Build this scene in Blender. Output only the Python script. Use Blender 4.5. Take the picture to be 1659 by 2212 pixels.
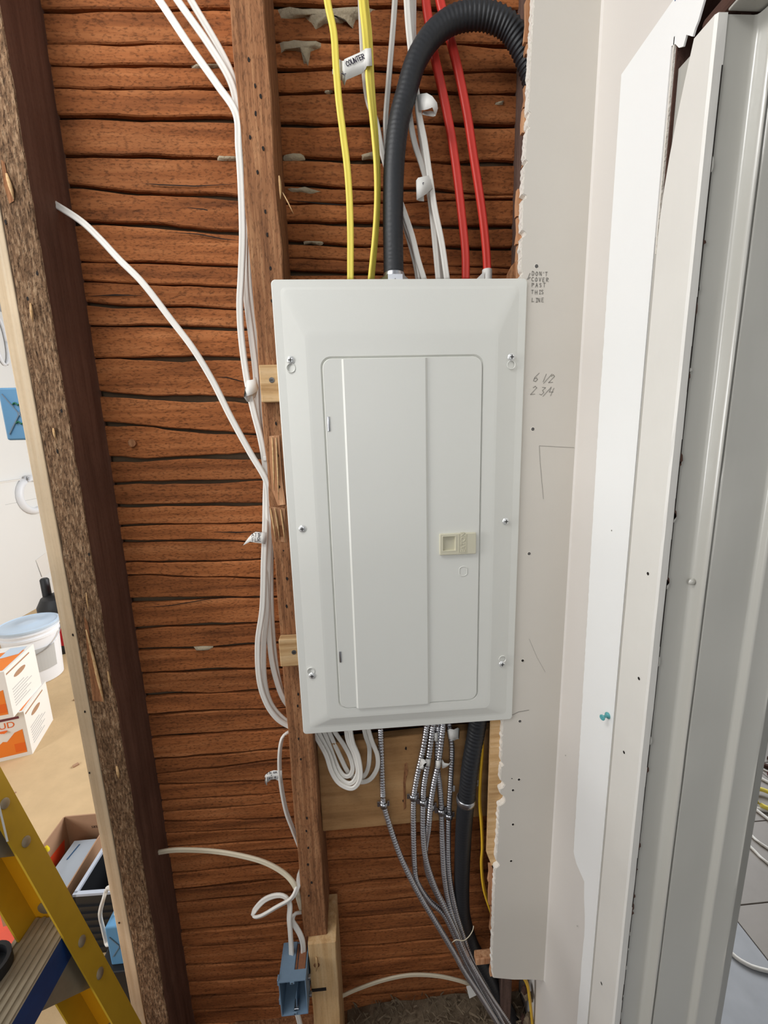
import bpy, bmesh, math, random
from mathutils import Vector, Matrix, noise

# ------------------------------------------------------------------ scene, camera, light, exposure
sc = bpy.context.scene
for o in list(bpy.data.objects): bpy.data.objects.remove(o)
COL = sc.collection
random.seed(7)
F = 900.0                                         # focal length in pixels of a 1659 x 2212 frame
RW = ((0.9972239253703746, -0.06938865231595961, -0.027012175008241126),
      (-0.03957428746173511, -0.18660483167097058, -0.9816376686786938),
      (0.06307391252171479, 0.9799815568299333, -0.18883280920533768))
CAM = Vector((-0.08008, -0.68150, 1.5))
R0, R1, R2 = (Vector(r) for r in RW)
cd = bpy.data.cameras.new('camera'); cam = bpy.data.objects.new('camera', cd); COL.objects.link(cam)
cd.sensor_fit = 'HORIZONTAL'; cd.sensor_width = 36.0; cd.lens = 36.0 * F / 1659.0
cd.clip_start = 0.02; cd.clip_end = 60
cam.matrix_world = Matrix(((R0.x, -R1.x, -R2.x, CAM.x), (R0.y, -R1.y, -R2.y, CAM.y), (R0.z, -R1.z, -R2.z, CAM.z), (0, 0, 0, 1)))
sc.camera = cam
sc.view_settings.view_transform = 'Standard'; sc.view_settings.look = 'None'
sc.view_settings.gamma = 1.0; sc.view_settings.use_curve_mapping = False
sc.view_settings.exposure = 0.05
if hasattr(sc, 'cycles'):
    sc.cycles.max_bounces = 5; sc.cycles.diffuse_bounces = 3; sc.cycles.glossy_bounces = 2; sc.cycles.transmission_bounces = 2
    sc.cycles.caustics_reflective = False; sc.cycles.caustics_refractive = False

world = bpy.data.worlds.new('world'); sc.world = world; world.use_nodes = True
wb = world.node_tree.nodes['Background']; wb.inputs[0].default_value = (0.985, 0.995, 1.0, 1); wb.inputs[1].default_value = 0.15

def area(name, loc, target, sx, sy, power, col):
    ld = bpy.data.lights.new(name, 'AREA'); ld.shape = 'RECTANGLE'; ld.size = sx; ld.size_y = sy
    ld.energy = power; ld.color = col
    lo = bpy.data.objects.new(name, ld); COL.objects.link(lo); lo.location = loc
    lo.rotation_euler = (Vector(target) - Vector(loc)).to_track_quat('-Z', 'Y').to_euler()
    return lo
# windows of the room the photograph was taken in (to the left) and of the room behind the wall
area('window_light_near_room', (-2.9, -0.95, 1.55), (0.2, -0.15, 1.3), 1.0, 1.2, 52, (0.99, 0.995, 1.0))
area('overhead_fill_near_room', (-0.75, -0.55, 2.54), (-0.2, 0.0, 1.6), 0.6, 0.6, 13.5, (1.0, 0.995, 0.985))  # unseen overhead light, added so brightness falls off down the wall
area('fill_light_behind', (0.0, -2.6, 2.1), (0.0, 0.0, 1.5), 1.4, 1.0, 13, (1.0, 0.995, 0.985))  # unseen frontal fill behind the camera, brightens the panel
area('window_light_back_room', (0.9, 2.6, 1.7), (-2.2, 1.6, 0.5), 1.8, 1.5, 88, (0.985, 0.99, 1.0))
area('window_light_hall', (2.6, 2.4, 2.0), (1.0, 0.3, 0.0), 1.2, 1.4, 40, (0.9, 0.95, 1.0))

def ray(x, y): return R0 * ((x - 829.5) / F) + R1 * ((y - 1106.0) / F) + R2
def at(x, y, Y): d = ray(x, y); return CAM + d * ((Y - CAM.y) / d.y)      # point of depth Y
def atX(x, y, X): d = ray(x, y); return CAM + d * ((X - CAM.x) / d.x)
def atZ(x, y, Z): d = ray(x, y); return CAM + d * ((Z - CAM.z) / d.z)

# ------------------------------------------------------------------ materials
def nodes(name):
    m = bpy.data.materials.new(name); m.use_nodes = True
    nt = m.node_tree; return m, nt, nt.nodes['Principled BSDF']
def srgb(r, g, b):
    f = lambda c: ((c / 255 + 0.055) / 1.055) ** 2.4 if c > 10 else c / 255 / 12.92
    return (f(r), f(g), f(b), 1)
def plain(name, col, rough=0.5, metal=0.0, spec=0.5, var=0.0, scale=40, bump=0.0, bscale=200, aniso=None, trans=0.0):
    m, nt, b = nodes(name); L = nt.links
    b.inputs['Base Color'].default_value = col; b.inputs['Roughness'].default_value = rough
    b.inputs['Metallic'].default_value = metal; b.inputs['Specular IOR Level'].default_value = spec
    if trans: b.inputs['Transmission Weight'].default_value = trans
    tc = nt.nodes.new('ShaderNodeTexCoord')
    if var:
        n = nt.nodes.new('ShaderNodeTexNoise'); n.inputs['Scale'].default_value = scale; n.inputs['Detail'].default_value = 5
        L.new(tc.outputs['Object'], n.inputs['Vector'])
        mx = nt.nodes.new('ShaderNodeMix'); mx.data_type = 'RGBA'
        k = 1 - var
        mx.inputs[6].default_value = (col[0] * k, col[1] * k, col[2] * k, 1); mx.inputs[7].default_value = tuple(min(1, c * (1 + var * .6)) for c in col[:3]) + (1,)
        L.new(n.outputs['Fac'], mx.inputs[0]); L.new(mx.outputs[2], b.inputs['Base Color'])
    if bump:
        n2 = nt.nodes.new('ShaderNodeTexNoise'); n2.inputs['Scale'].default_value = bscale; n2.inputs['Detail'].default_value = 4
        mp = nt.nodes.new('ShaderNodeMapping')
        if aniso: mp.inputs['Scale'].default_value = aniso
        L.new(tc.outputs['Object'], mp.inputs['Vector']); L.new(mp.outputs[0], n2.inputs['Vector'])
        bp = nt.nodes.new('ShaderNodeBump'); bp.inputs['Strength'].default_value = bump; bp.inputs['Distance'].default_value = 0.002
        L.new(n2.outputs['Fac'], bp.inputs['Height']); L.new(bp.outputs[0], b.inputs['Normal'])
    return m
def wood(name, dark, mid, light, along, grain=120, speck=0.35, bump=0.6, rough=0.85, stretch=0.06, saw=0.0, bdist=0.0015):
    """along: 0 = grain along X, 2 = grain along Z; colours are the wood's own"""
    m, nt, b = nodes(name); L = nt.links; N = nt.nodes.new
    tc = N('ShaderNodeTexCoord'); mp = N('ShaderNodeMapping')
    s = [1, 1, 1]; s[along] = stretch; mp.inputs['Scale'].default_value = s
    oi = N('ShaderNodeObjectInfo'); vm = N('ShaderNodeVectorMath'); vm.operation = 'MULTIPLY_ADD'
    cb = N('ShaderNodeCombineXYZ')
    for i in range(3): L.new(oi.outputs['Random'], cb.inputs[i])
    vm.inputs[1].default_value = (7, 9, 11); L.new(cb.outputs[0], vm.inputs[0]); L.new(tc.outputs['Object'], vm.inputs[2])
    L.new(vm.outputs[0], mp.inputs['Vector'])
    n = N('ShaderNodeTexNoise'); n.inputs['Scale'].default_value = grain; n.inputs['Detail'].default_value = 7; n.inputs['Roughness'].default_value = 0.62
    L.new(mp.outputs[0], n.inputs['Vector'])
    cr = N('ShaderNodeValToRGB'); e = cr.color_ramp.elements
    e[0].position = 0.28; e[0].color = dark; e[1].position = 0.72; e[1].color = light
    q = e.new(0.5); q.color = mid
    L.new(n.outputs['Fac'], cr.inputs['Fac'])
    # fine specks (pores, fungus dots)
    n2 = N('ShaderNodeTexNoise'); n2.inputs['Scale'].default_value = 330; n2.inputs['Detail'].default_value = 3
    mp2 = N('ShaderNodeMapping'); s2 = [1, 1, 1]; s2[along] = 0.45; mp2.inputs['Scale'].default_value = s2
    L.new(vm.outputs[0], mp2.inputs['Vector']); L.new(mp2.outputs[0], n2.inputs['Vector'])
    r2 = N('ShaderNodeMapRange'); r2.inputs[1].default_value = 0.28; r2.inputs[2].default_value = 0.50; r2.inputs[3].default_value = 1 - speck; r2.inputs[4].default_value = 1.0
    L.new(n2.outputs['Fac'], r2.inputs[0])
    # broad tone per piece
    n3 = N('ShaderNodeTexNoise'); n3.inputs['Scale'].default_value = 9; n3.inputs['Detail'].default_value = 3
    L.new(vm.outputs[0], n3.inputs['Vector'])
    r3 = N('ShaderNodeMapRange'); r3.inputs[3].default_value = 0.72; r3.inputs[4].default_value = 1.22; L.new(n3.outputs['Fac'], r3.inputs[0])
    r4 = N('ShaderNodeMapRange'); r4.inputs[3].default_value = 0.82; r4.inputs[4].default_value = 1.15; L.new(oi.outputs['Random'], r4.inputs[0])
    mu = N('ShaderNodeMath'); mu.operation = 'MULTIPLY'; L.new(r2.outputs[0], mu.inputs[0]); L.new(r3.outputs[0], mu.inputs[1])
    mu2 = N('ShaderNodeMath'); mu2.operation = 'MULTIPLY'; L.new(mu.outputs[0], mu2.inputs[0]); L.new(r4.outputs[0], mu2.inputs[1])
    vs = N('ShaderNodeVectorMath'); vs.operation = 'SCALE'; L.new(cr.outputs['Color'], vs.inputs[0]); L.new(mu2.outputs[0], vs.inputs['Scale'])
    L.new(vs.outputs[0], b.inputs['Base Color']); b.inputs['Roughness'].default_value = rough; b.inputs['Specular IOR Level'].default_value = 0.25
    ad = N('ShaderNodeMath'); ad.operation = 'ADD'; L.new(n.outputs['Fac'], ad.inputs[0]); L.new(r2.outputs[0], ad.inputs[1])
    h = ad.outputs[0]
    if saw:
        w = N('ShaderNodeTexWave'); w.wave_type = 'BANDS'; w.bands_direction = 'Z' if along == 2 else 'X'; w.inputs['Scale'].default_value = 60; w.inputs['Distortion'].default_value = 6; w.inputs['Detail Scale'].default_value = 3
        L.new(vm.outputs[0], w.inputs['Vector']); a2 = N('ShaderNodeMath'); a2.operation = 'MULTIPLY_ADD'; a2.inputs[1].default_value = saw
        L.new(w.outputs['Fac'], a2.inputs[0]); L.new(h, a2.inputs[2]); h = a2.outputs[0]
    bp = N('ShaderNodeBump'); bp.inputs['Strength'].default_value = bump; bp.inputs['Distance'].default_value = bdist
    L.new(h, bp.inputs['Height']); L.new(bp.outputs[0], b.inputs['Normal'])
    return m

MAT = {}
MAT['lath'] = wood('lath wood', srgb(112, 64, 34), srgb(166, 100, 56), srgb(194, 126, 78), 0, 60, 0.5, 0.8)
MAT['stud_old'] = wood('old stud wood', srgb(96, 62, 40), srgb(150, 102, 68), srgb(186, 138, 98), 2, 150, 0.35, 0.8, stretch=0.05)
MAT['stud_rough'] = wood('rough sawn stud', srgb(70, 48, 32), srgb(136, 104, 76), srgb(196, 164, 130), 2, 330, 0.45, 1.0, stretch=0.2, bdist=0.004)
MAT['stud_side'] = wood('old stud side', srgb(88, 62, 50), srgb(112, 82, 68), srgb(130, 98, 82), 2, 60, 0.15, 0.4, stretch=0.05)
MAT['wood_new'] = wood('new pine', srgb(206, 178, 142), srgb(226, 202, 168), srgb(238, 220, 192), 2, 90, 0.05, 0.15, stretch=0.02, rough=0.7)
MAT['wood_new_x'] = wood('pine block', srgb(176, 136, 90), srgb(206, 168, 120), srgb(222, 190, 146), 0, 110, 0.08, 0.25, stretch=0.05, rough=0.75)
MAT['wood_fresh'] = wood('freshly split wood', srgb(150, 98, 64), srgb(194, 142, 104), srgb(218, 172, 132), 2, 150, 0.1, 0.6, stretch=0.03)
MAT['wood_board'] = wood('backing board', srgb(128, 92, 58), srgb(164, 124, 82), srgb(184, 146, 102), 0, 24, 0.10, 0.3, stretch=0.09)
MAT['wood_bottom'] = wood('weathered pine', srgb(172, 130, 84), srgb(206, 168, 120), srgb(222, 192, 148), 2, 60, 0.10, 0.3, stretch=0.05)
MAT['plaster_back'] = plain('plaster behind lath', srgb(104, 86, 66), 0.95, var=0.25, scale=60, bump=0.8, bscale=90)
MAT['plaster_key'] = plain('grey plaster', srgb(186, 172, 146), 0.95, var=0.25, scale=120, bump=1.0, bscale=260)
MAT['drywall'] = plain('drywall paper', srgb(214, 208, 198), 0.9, var=0.04, scale=9, bump=0.05, bscale=500)
MAT['gypsum'] = plain('gypsum core', srgb(236, 230, 220), 0.95, var=0.08, scale=200, bump=0.8, bscale=300)
MAT['wall_taupe'] = plain('primed plaster wall', srgb(224, 218, 211), 0.85, var=0.03, scale=6, bump=0.06, bscale=300)
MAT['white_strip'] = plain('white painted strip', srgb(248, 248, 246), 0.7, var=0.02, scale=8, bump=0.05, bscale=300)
MAT['trim_paint'] = plain('old trim paint', srgb(232, 229, 222), 0.42, var=0.04, scale=20, bump=0.25, bscale=60, aniso=(1, 1, 0.25))
MAT['jamb_paint'] = plain('grey white jamb paint', srgb(188, 186, 178), 0.24, spec=0.8, var=0.03, scale=14, bump=0.18, bscale=50, aniso=(1, 1, 0.2))
MAT['groove'] = plain('caulk groove', srgb(188, 184, 176), 0.8)
MAT['brown_core'] = plain('brown old plaster', srgb(78, 52, 42), 0.95, var=0.3, scale=80, bump=0.8, bscale=120)
MAT['panel'] = plain('powder coated steel', srgb(226, 226, 219), 0.42, var=0.015, scale=8, bump=0.05, bscale=900)
MAT['panel_box'] = plain('galvanised grey box', srgb(150, 150, 148), 0.5, metal=0.6)
MAT['latch'] = plain('ivory plastic', srgb(212, 207, 184), 0.4, spec=0.5)
MAT['latch_dark'] = plain('ivory plastic recess', srgb(190, 186, 158), 0.5)
MAT['screw'] = plain('zinc plated', srgb(226, 227, 226), 0.33, metal=0.45)
MAT['screw_dark'] = plain('drywall screw', srgb(104, 102, 100), 0.4, metal=0.7)
MAT['steel'] = plain('bare steel', srgb(190, 192, 196), 0.3, metal=1.0)
MAT['armor'] = plain('galvanised armour', srgb(206, 206, 210), 0.27, metal=0.92)
MAT['black_pipe'] = plain('black vinyl conduit', srgb(33, 35, 39), 0.5, var=0.3, scale=50, bump=0.15, bscale=200)
MAT['nm_white'] = plain('white cable sheath', srgb(232, 228, 220), 0.45)
MAT['nm_cream'] = plain('cream cable sheath', srgb(222, 210, 184), 0.5)
MAT['nm_yellow'] = plain('yellow cable sheath', srgb(238, 218, 92), 0.42)
MAT['yellow_thin'] = plain('amber yellow sheath', srgb(222, 176, 44), 0.45)
MAT['red'] = plain('red cable sheath', srgb(206, 56, 44), 0.42)
MAT['tape'] = plain('white label tape', srgb(232, 230, 224), 0.6)
MAT['ink'] = plain('purple black marker', srgb(36, 26, 50), 0.6)
MAT['pencil'] = plain('pencil graphite', srgb(138, 134, 127), 0.7)
MAT['nail_hole'] = plain('dark nail hole', srgb(26, 18, 14), 0.9)
MAT['hole'] = plain('dark hole', srgb(40, 34, 30), 0.95)
MAT['box_blue'] = plain('blue grey box', srgb(116, 140, 162), 0.5, var=0.12, scale=90)
MAT['box_blue_bright'] = plain('light blue plastic', srgb(104, 160, 204), 0.5)
MAT['green'] = plain('green paint mark', srgb(20, 110, 80), 0.5)
MAT['rust'] = plain('rust', srgb(140, 92, 64), 0.9, var=0.4, scale=200)
MAT['pin'] = plain('teal plastic', srgb(90, 168, 172), 0.35)
MAT['blue_tape'] = plain('blue tape', srgb(24, 84, 150), 0.6)
MAT['ladder_yellow'] = plain('weathered yellow fibreglass', srgb(196, 156, 34), 0.55, var=0.12, scale=30)
MAT['ladder_orange'] = plain('yellow fibreglass glow tone', srgb(240, 172, 22), 0.5, var=0.08, scale=30)  # brighter orange holds the light shining through the rail web
MAT['alu'] = plain('dull aluminium', srgb(158, 146, 124), 0.5, metal=0.45, var=0.2, scale=60)
MAT['alu_dark'] = plain('dirty groove', srgb(84, 76, 66), 0.7, metal=0.2)
MAT['blue_paint'] = plain('dark blue label', srgb(28, 70, 132), 0.5, var=0.35, scale=40)
MAT['black'] = plain('black plastic', srgb(26, 27, 30), 0.5)
MAT['rim'] = plain('grey rim', srgb(186, 192, 204), 0.4)
MAT['carton_white'] = plain('white carton', srgb(236, 232, 226), 0.7)
MAT['orange'] = plain('orange print', srgb(240, 130, 40), 0.6, var=0.10, scale=16)
MAT['orange_deep'] = plain('deep orange print', srgb(232, 104, 24), 0.6)
MAT['maroon'] = plain('maroon print', srgb(120, 60, 70), 0.6)
MAT['grey_print'] = plain('grey print', srgb(190, 190, 188), 0.7)
MAT['kraft'] = plain('kraft cardboard', srgb(172, 134, 104), 0.85, var=0.06, scale=40)
MAT['red_print'] = plain('red print', srgb(228, 74, 34), 0.6)
MAT['pack'] = plain('pale blue package', srgb(198, 212, 226), 0.5)
MAT['pack_blue'] = plain('blue package print', srgb(44, 96, 146), 0.5)
MAT['bucket'] = plain('white bucket', srgb(238, 240, 244), 0.4)
MAT['lid'] = plain('pale blue lid', srgb(196, 214, 232), 0.3)
MAT['bright_red'] = plain('red plastic', srgb(214, 30, 52), 0.35)
MAT['bright_green'] = plain('green plastic', srgb(40, 160, 112), 0.4)
MAT['bright_yellow'] = plain('yellow plastic', srgb(240, 214, 40), 0.4)
MAT['wall_white'] = plain('white wall', srgb(238, 237, 234), 0.9, var=0.02, scale=2)
MAT['room_wall'] = plain('room wall', srgb(186, 190, 194), 0.9)
MAT['subfloor'] = plain('dusty plywood', srgb(206, 176, 134), 0.9, var=0.16, scale=14, bump=0.5, bscale=60)
MAT['tile'] = plain('grey brown tile', srgb(150, 142, 134), 0.45, var=0.22, scale=7, bump=0.1, bscale=60)
MAT['grout'] = plain('grout', srgb(96, 90, 86), 0.9)
MAT['dust'] = plain('dusty grey tile', srgb(166, 168, 172), 0.6, var=0.22, scale=16)
MAT['debris'] = plain('fibre debris', srgb(120, 104, 84), 0.95, var=0.35, scale=120, bump=1.0, bscale=200)
MAT['dark_wood'] = wood('dark framing', srgb(58, 42, 36), srgb(88, 68, 60), srgb(112, 90, 80), 2, 60, 0.2, 0.5)

# ------------------------------------------------------------------ builders
ORG = {}
def org(p): return ORG.get(p.name, Vector()) if p else Vector()
def link(name, me, mat=None, parent=None, origin=None):
    o = bpy.data.objects.new(name, me); COL.objects.link(o)
    if mat is not None and me is not None: me.materials.append(MAT[mat] if isinstance(mat, str) else mat)
    if parent:
        o.parent = parent; ORG[o.name] = org(parent)
    else:
        o.location = origin or (0, 0, 0); ORG[o.name] = Vector(origin or (0, 0, 0))
    return o
def tag(o, label, cat, group=None):
    o['label'] = label; o['category'] = cat
    if group: o['group'] = group
    return o
def thing(name, label, cat, loc=(0, 0, 0), group=None):
    o = bpy.data.objects.new(name, None); COL.objects.link(o); o.location = loc; o.empty_display_size = 0.02
    ORG[o.name] = Vector(loc); return tag(o, label, cat, group)
def struct_empty(name, label=None):
    o = bpy.data.objects.new(name, None); COL.objects.link(o); o['kind'] = 'structure'; o.empty_display_size = 0.02
    ORG[o.name] = Vector()
    if label: o['label'] = label
    return o
def pyd(name, verts, faces, mat, parent=None, smooth=False, origin=None, fix=True):
    """verts in world coordinates"""
    og = org(parent) if parent else Vector(origin or (0, 0, 0))
    me = bpy.data.meshes.new(name); me.from_pydata([tuple(Vector(v) - og) for v in verts], [], faces)
    if fix:
        bm = bmesh.new(); bm.from_mesh(me); bmesh.ops.recalc_face_normals(bm, faces=bm.faces); bm.to_mesh(me); bm.free()
    if smooth: me.polygons.foreach_set('use_smooth', [True] * len(me.polygons))
    me.update()
    return link(name, me, mat, parent, origin)
def box(name, a, b, mat, parent=None, bev=0.0, origin=None, seg=2, cuts=0, jit=0.0, rot=None):
    """axis box from corner a to corner b in world coordinates"""
    a, b = Vector(a), Vector(b); c = (a + b) / 2; s = b - a
    bm = bmesh.new(); bmesh.ops.create_cube(bm, size=1)
    bmesh.ops.scale(bm, vec=(abs(s.x), abs(s.y), abs(s.z)), verts=bm.verts)
    if cuts:
        ax = max(range(3), key=lambda i: abs(s[i]))
        es = [e for e in bm.edges if abs((e.verts[0].co - e.verts[1].co)[ax]) > 1e-6]
        bmesh.ops.subdivide_edges(bm, edges=es, cuts=cuts)
        if jit:
            for v in bm.verts:
                p = v.co + c
                for i in range(3):
                    if i != ax: v.co[i] += jit * noise.noise((p.x * 3 + i * 9, p.y * 3 + 5 * (v.co.x > 0), p.z * 23 + p.x * 15))
    if bev: bmesh.ops.bevel(bm, geom=[e for e in bm.edges if len(e.link_faces) == 2 and e.calc_face_angle(0) > 0.6], offset=bev, segments=seg, affect='EDGES', profile=0.5)
    if rot is not None: bmesh.ops.rotate(bm, matrix=rot, verts=bm.verts)
    og = org(parent) if parent else Vector(origin or (0, 0, 0))
    bmesh.ops.translate(bm, vec=c - og, verts=bm.verts)
    me = bpy.data.meshes.new(name); bm.to_mesh(me); bm.free()
    return link(name, me, mat, parent, origin)
def prism(name, poly, d, mat, parent=None, origin=None, bev=0.0, smooth=False):
    """flat polygon (world points) pushed along vector d"""
    poly = [Vector(p) for p in poly]; d = Vector(d); n = len(poly)
    og = org(parent) if parent else Vector(origin or (0, 0, 0))
    bm = bmesh.new(); A = [bm.verts.new(p - og) for p in poly]; B = [bm.verts.new(p + d - og) for p in poly]
    bm.faces.new(A); bm.faces.new(B[::-1])
    for i in range(n): bm.faces.new((A[i], B[i], B[(i + 1) % n], A[(i + 1) % n]))
    bmesh.ops.recalc_face_normals(bm, faces=bm.faces)
    if bev: bmesh.ops.bevel(bm, geom=list(bm.edges), offset=bev, segments=2, affect='EDGES')
    bmesh.ops.triangulate(bm, faces=[f for f in bm.faces if len(f.verts) > 4])
    me = bpy.data.meshes.new(name); bm.to_mesh(me); bm.free()
    return link(name, me, mat, parent, origin)
def spline(pts, step=0.006):
    pts = [Vector(p) for p in pts]; out = []
    P = [pts[0] * 2 - pts[1]] + pts + [pts[-1] * 2 - pts[-2]]
    for i in range(1, len(P) - 2):
        a, b, c, d = P[i - 1], P[i], P[i + 1], P[i + 2]
        n = max(2, int((c - b).length / step))
        for k in range(n):
            t = k / n
            out.append(0.5 * ((2 * b) + (c - a) * t + (2 * a - 5 * b + 4 * c - d) * t * t + (3 * b - a - 3 * c + d) * t ** 3))
    out.append(pts[-1]); return out
ROUND = [(math.cos(i * math.tau / 10), math.sin(i * math.tau / 10)) for i in range(10)]
ROUND16 = [(math.cos(i * math.tau / 18), math.sin(i * math.tau / 18)) for i in range(18)]
FLAT = [(1.0, 0.0), (0.93, 0.33), (0.68, 0.5), (0.36, 0.49), (0.0, 0.40), (-0.36, 0.49), (-0.68, 0.5), (-0.93, 0.33), (-1.0, 0.0), (-0.93, -0.33), (-0.68, -0.5), (-0.36, -0.49), (0, -0.40), (0.36, -0.49), (0.68, -0.5), (0.93, -0.33)]
def sweep_data(path, prof, rfun, twist=None):
    V = []; Fc = []; m = len(prof); n = len(path); prev = None
    for i, p in enumerate(path):
        t = (path[min(i + 1, n - 1)] - path[max(i - 1, 0)]).normalized()
        dep = Vector((0, 1, 0)); nn = dep - t * dep.dot(t)
        if nn.length < 0.25: nn = (prev - t * prev.dot(t)) if prev else Vector((0, 0, 1)) - t * t.z
        nn.normalize(); prev = nn
        bb = t.cross(nn)
        if twist:
            a = twist(i / (n - 1)); bb, nn = bb * math.cos(a) + nn * math.sin(a), nn * math.cos(a) - bb * math.sin(a)
        r = rfun(i, i / (n - 1))
        for u, v in prof: V.append(p + bb * (u * r) + nn * (v * r))
        if i:
            for k in range(m):
                a0 = (i - 1) * m + k; a1 = (i - 1) * m + (k + 1) % m
                Fc.append((a0, a1, a1 + m, a0 + m))
    Fc.append(tuple(range(m))[::-1]); Fc.append(tuple(range((n - 1) * m, n * m)))
    return V, Fc
def tube(name, pts, r, mat, parent=None, prof=ROUND, step=0.006, origin=None, rfun=None, twist=None, straight=False):
    path = [Vector(p) for p in pts] if straight else spline(pts, step)
    V, Fc = sweep_data(path, prof, rfun or (lambda i, t: r), twist)
    return pyd(name, V, Fc, mat, parent, smooth=True, origin=origin)
def lathe(name, c, prof, mat, parent=None, seg=24, axis=(0, 0, 1), origin=None, smooth=True):
    """prof: (radius, height) list along axis from centre c"""
    ax = Vector(axis).normalized(); q = Vector((0, 0, 1)).rotation_difference(ax); c = Vector(c)
    V = []; Fc = []
    for r, h in prof:
        for k in range(seg):
            a = k * math.tau / seg; V.append(c + q @ Vector((r * math.cos(a), r * math.sin(a), h)))
    for i in range(len(prof) - 1):
        for k in range(seg): a0 = i * seg + k; a1 = i * seg + (k + 1) % seg; Fc.append((a0, a1, a1 + seg, a0 + seg))
    Fc.append(tuple(range(seg))[::-1]); Fc.append(tuple(range((len(prof) - 1) * seg, len(prof) * seg)))
    o = pyd(name, V, Fc, mat, parent, origin=origin)
    if smooth:
        for p in o.data.polygons: p.use_smooth = len(p.vertices) == 4
        o.data.set_sharp_from_angle(angle=0.7)
    return o
def pts(lst, Y):
    """pixel list -> points; an entry may carry its own depth as third value"""
    return [at(p[0], p[1], p[2] if len(p) > 2 else Y) for p in lst]

# hand lettering as thin strokes on a surface -----------------------------------------
GL = {'A': [[(0, 0), (.3, 1), (.6, 0)], [(.12, .4), (.5, .4)]], 'C': [[(.6, .85), (.3, 1), (.05, .6), (.1, .15), (.35, 0), (.6, .15)]],
      'D': [[(.05, 0), (.05, 1), (.4, .9), (.6, .5), (.4, .05), (.05, 0)]], 'E': [[(.55, 1), (.05, 1), (.05, 0), (.55, 0)], [(.05, .52), (.45, .52)]],
      'F': [[(.55, 1), (.05, 1), (.05, 0)], [(.05, .52), (.45, .52)]], 'H': [[(.05, 1), (.05, 0)], [(.55, 1), (.55, 0)], [(.05, .5), (.55, .5)]],
      'I': [[(.1, 1), (.5, 1)], [(.3, 1), (.3, 0)], [(.1, 0), (.5, 0)]], 'K': [[(.05, 1), (.05, 0)], [(.55, 1), (.08, .5), (.55, 0)]],
      'L': [[(.1, 1), (.02, .0), (.6, .05)]], 'M': [[(0, 0), (.08, 1), (.3, .4), (.55, 1), (.62, 0)]], 'N': [[(.05, 0), (.05, 1), (.55, 0), (.55, 1)]],
      'O': [[(.3, 1), (.05, .65), (.1, .15), (.35, 0), (.6, .35), (.55, .8), (.3, 1)]], 'P': [[(.05, 0), (.05, 1), (.5, .95), (.55, .65), (.08, .5)]],
      'R': [[(.05, 0), (.05, 1), (.5, .95), (.55, .65), (.08, .5), (.6, 0)]], 'S': [[(.55, .9), (.2, 1), (.08, .72), (.5, .4), (.45, .05), (.05, .08)]],
      'T': [[(0, 1), (.62, 1)], [(.3, 1), (.28, 0)]], 'U': [[(.05, 1), (.08, .15), (.35, 0), (.55, .2), (.58, 1)]], 'V': [[(.02, 1), (.3, 0), (.6, 1)]],
      'W': [[(0, 1), (.12, 0), (.32, .6), (.5, 0), (.65, 1)]], 'Y': [[(.02, 1), (.3, .5), (.6, 1)], [(.3, .5), (.28, 0)]], "'": [[(.15, 1), (.1, .75)]],
      '6': [[(.5, 1), (.12, .5), (.1, .1), (.4, 0), (.55, .25), (.35, .45), (.1, .3)]], '1': [[(.3, 1), (.25, 0)]], '/': [[(.7, 1.1), (0, -.1)]],
      '2': [[(.08, .8), (.3, 1), (.55, .8), (.05, 0), (.6, .05)]], '3': [[(.1, .95), (.55, .9), (.28, .55), (.55, .3), (.35, 0), (.05, .1)]],
      '4': [[(.1, 1), (.05, .45), (.6, .45)], [(.5, .95), (.42, -.05)]], '+': [[(.1, .5), (.5, .5)], [(.3, .8), (.3, .2)]], '.': [[(.2, .05), (.26, .05)]], ' ': []}
def strokes(lines, o, u, v, h, wob=0.0, w=None, lead=1.5, gap=0.78, slant=0.0):
    """lines of text -> (verts, faces); o lower-left of first line, u/v unit directions, h letter height"""
    V = []; Fc = []; o, u, v = Vector(o), Vector(u), Vector(v); nrm = u.cross(v).normalized(); w = w or h * 0.09; rnd = random.Random(len(lines[0]) * 31 + 3)
    for li, line in enumerate(lines):
        x = 0.0
        for ch in line:
            jx = rnd.uniform(-wob, wob); jy = rnd.uniform(-wob, wob); k = 1 + rnd.uniform(-wob, wob)
            for st in GL.get(ch, []):
                P = [o + u * ((x + (a * k) + jx * .3 + slant * b) * h) + v * ((b * k + jy - li * lead) * h) for a, b in st]
                for a, b in zip(P[:-1], P[1:]):
                    d = (b - a).normalized(); s = d.cross(nrm) * (w / 2); e = d * (w * .3)
                    i0 = len(V); V += [a - e - s, a - e + s, b + e + s, b + e - s]; Fc.append((i0, i0 + 1, i0 + 2, i0 + 3))
            x += gap * (0.6 if ch in "'1.I" else 1)
    return V, Fc
def ink(name, lines, o, u, v, h, mat, parent, **kw):
    V, Fc = strokes(lines, o, u, v, h, **kw); return pyd(name, V, Fc, mat, parent, fix=False)
def font_text(name, txt, o, u, v, h, mat, parent, depth=0.0004):
    cu = bpy.data.curves.new(name, 'FONT'); cu.body = txt; cu.size = h; cu.extrude = depth
    t = bpy.data.objects.new('t', cu); COL.objects.link(t)
    me = bpy.data.meshes.new_from_object(t.evaluated_get(bpy.context.evaluated_depsgraph_get())); bpy.data.objects.remove(t)
    u, v = Vector(u).normalized(), Vector(v).normalized(); n = u.cross(v); og = org(parent)
    for q in me.vertices: q.co = Vector(o) - og + u * q.co.x + v * q.co.y + n * q.co.z
    me.name = name; me.materials.clear(); return link(name, me, mat, parent)

# ------------------------------------------------------------------ the setting
S = 0.022            # front plane of the studs
BK = 0.117           # face of the lath
PZ, PH, PW = 1.343617, 0.76477, 0.39
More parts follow.
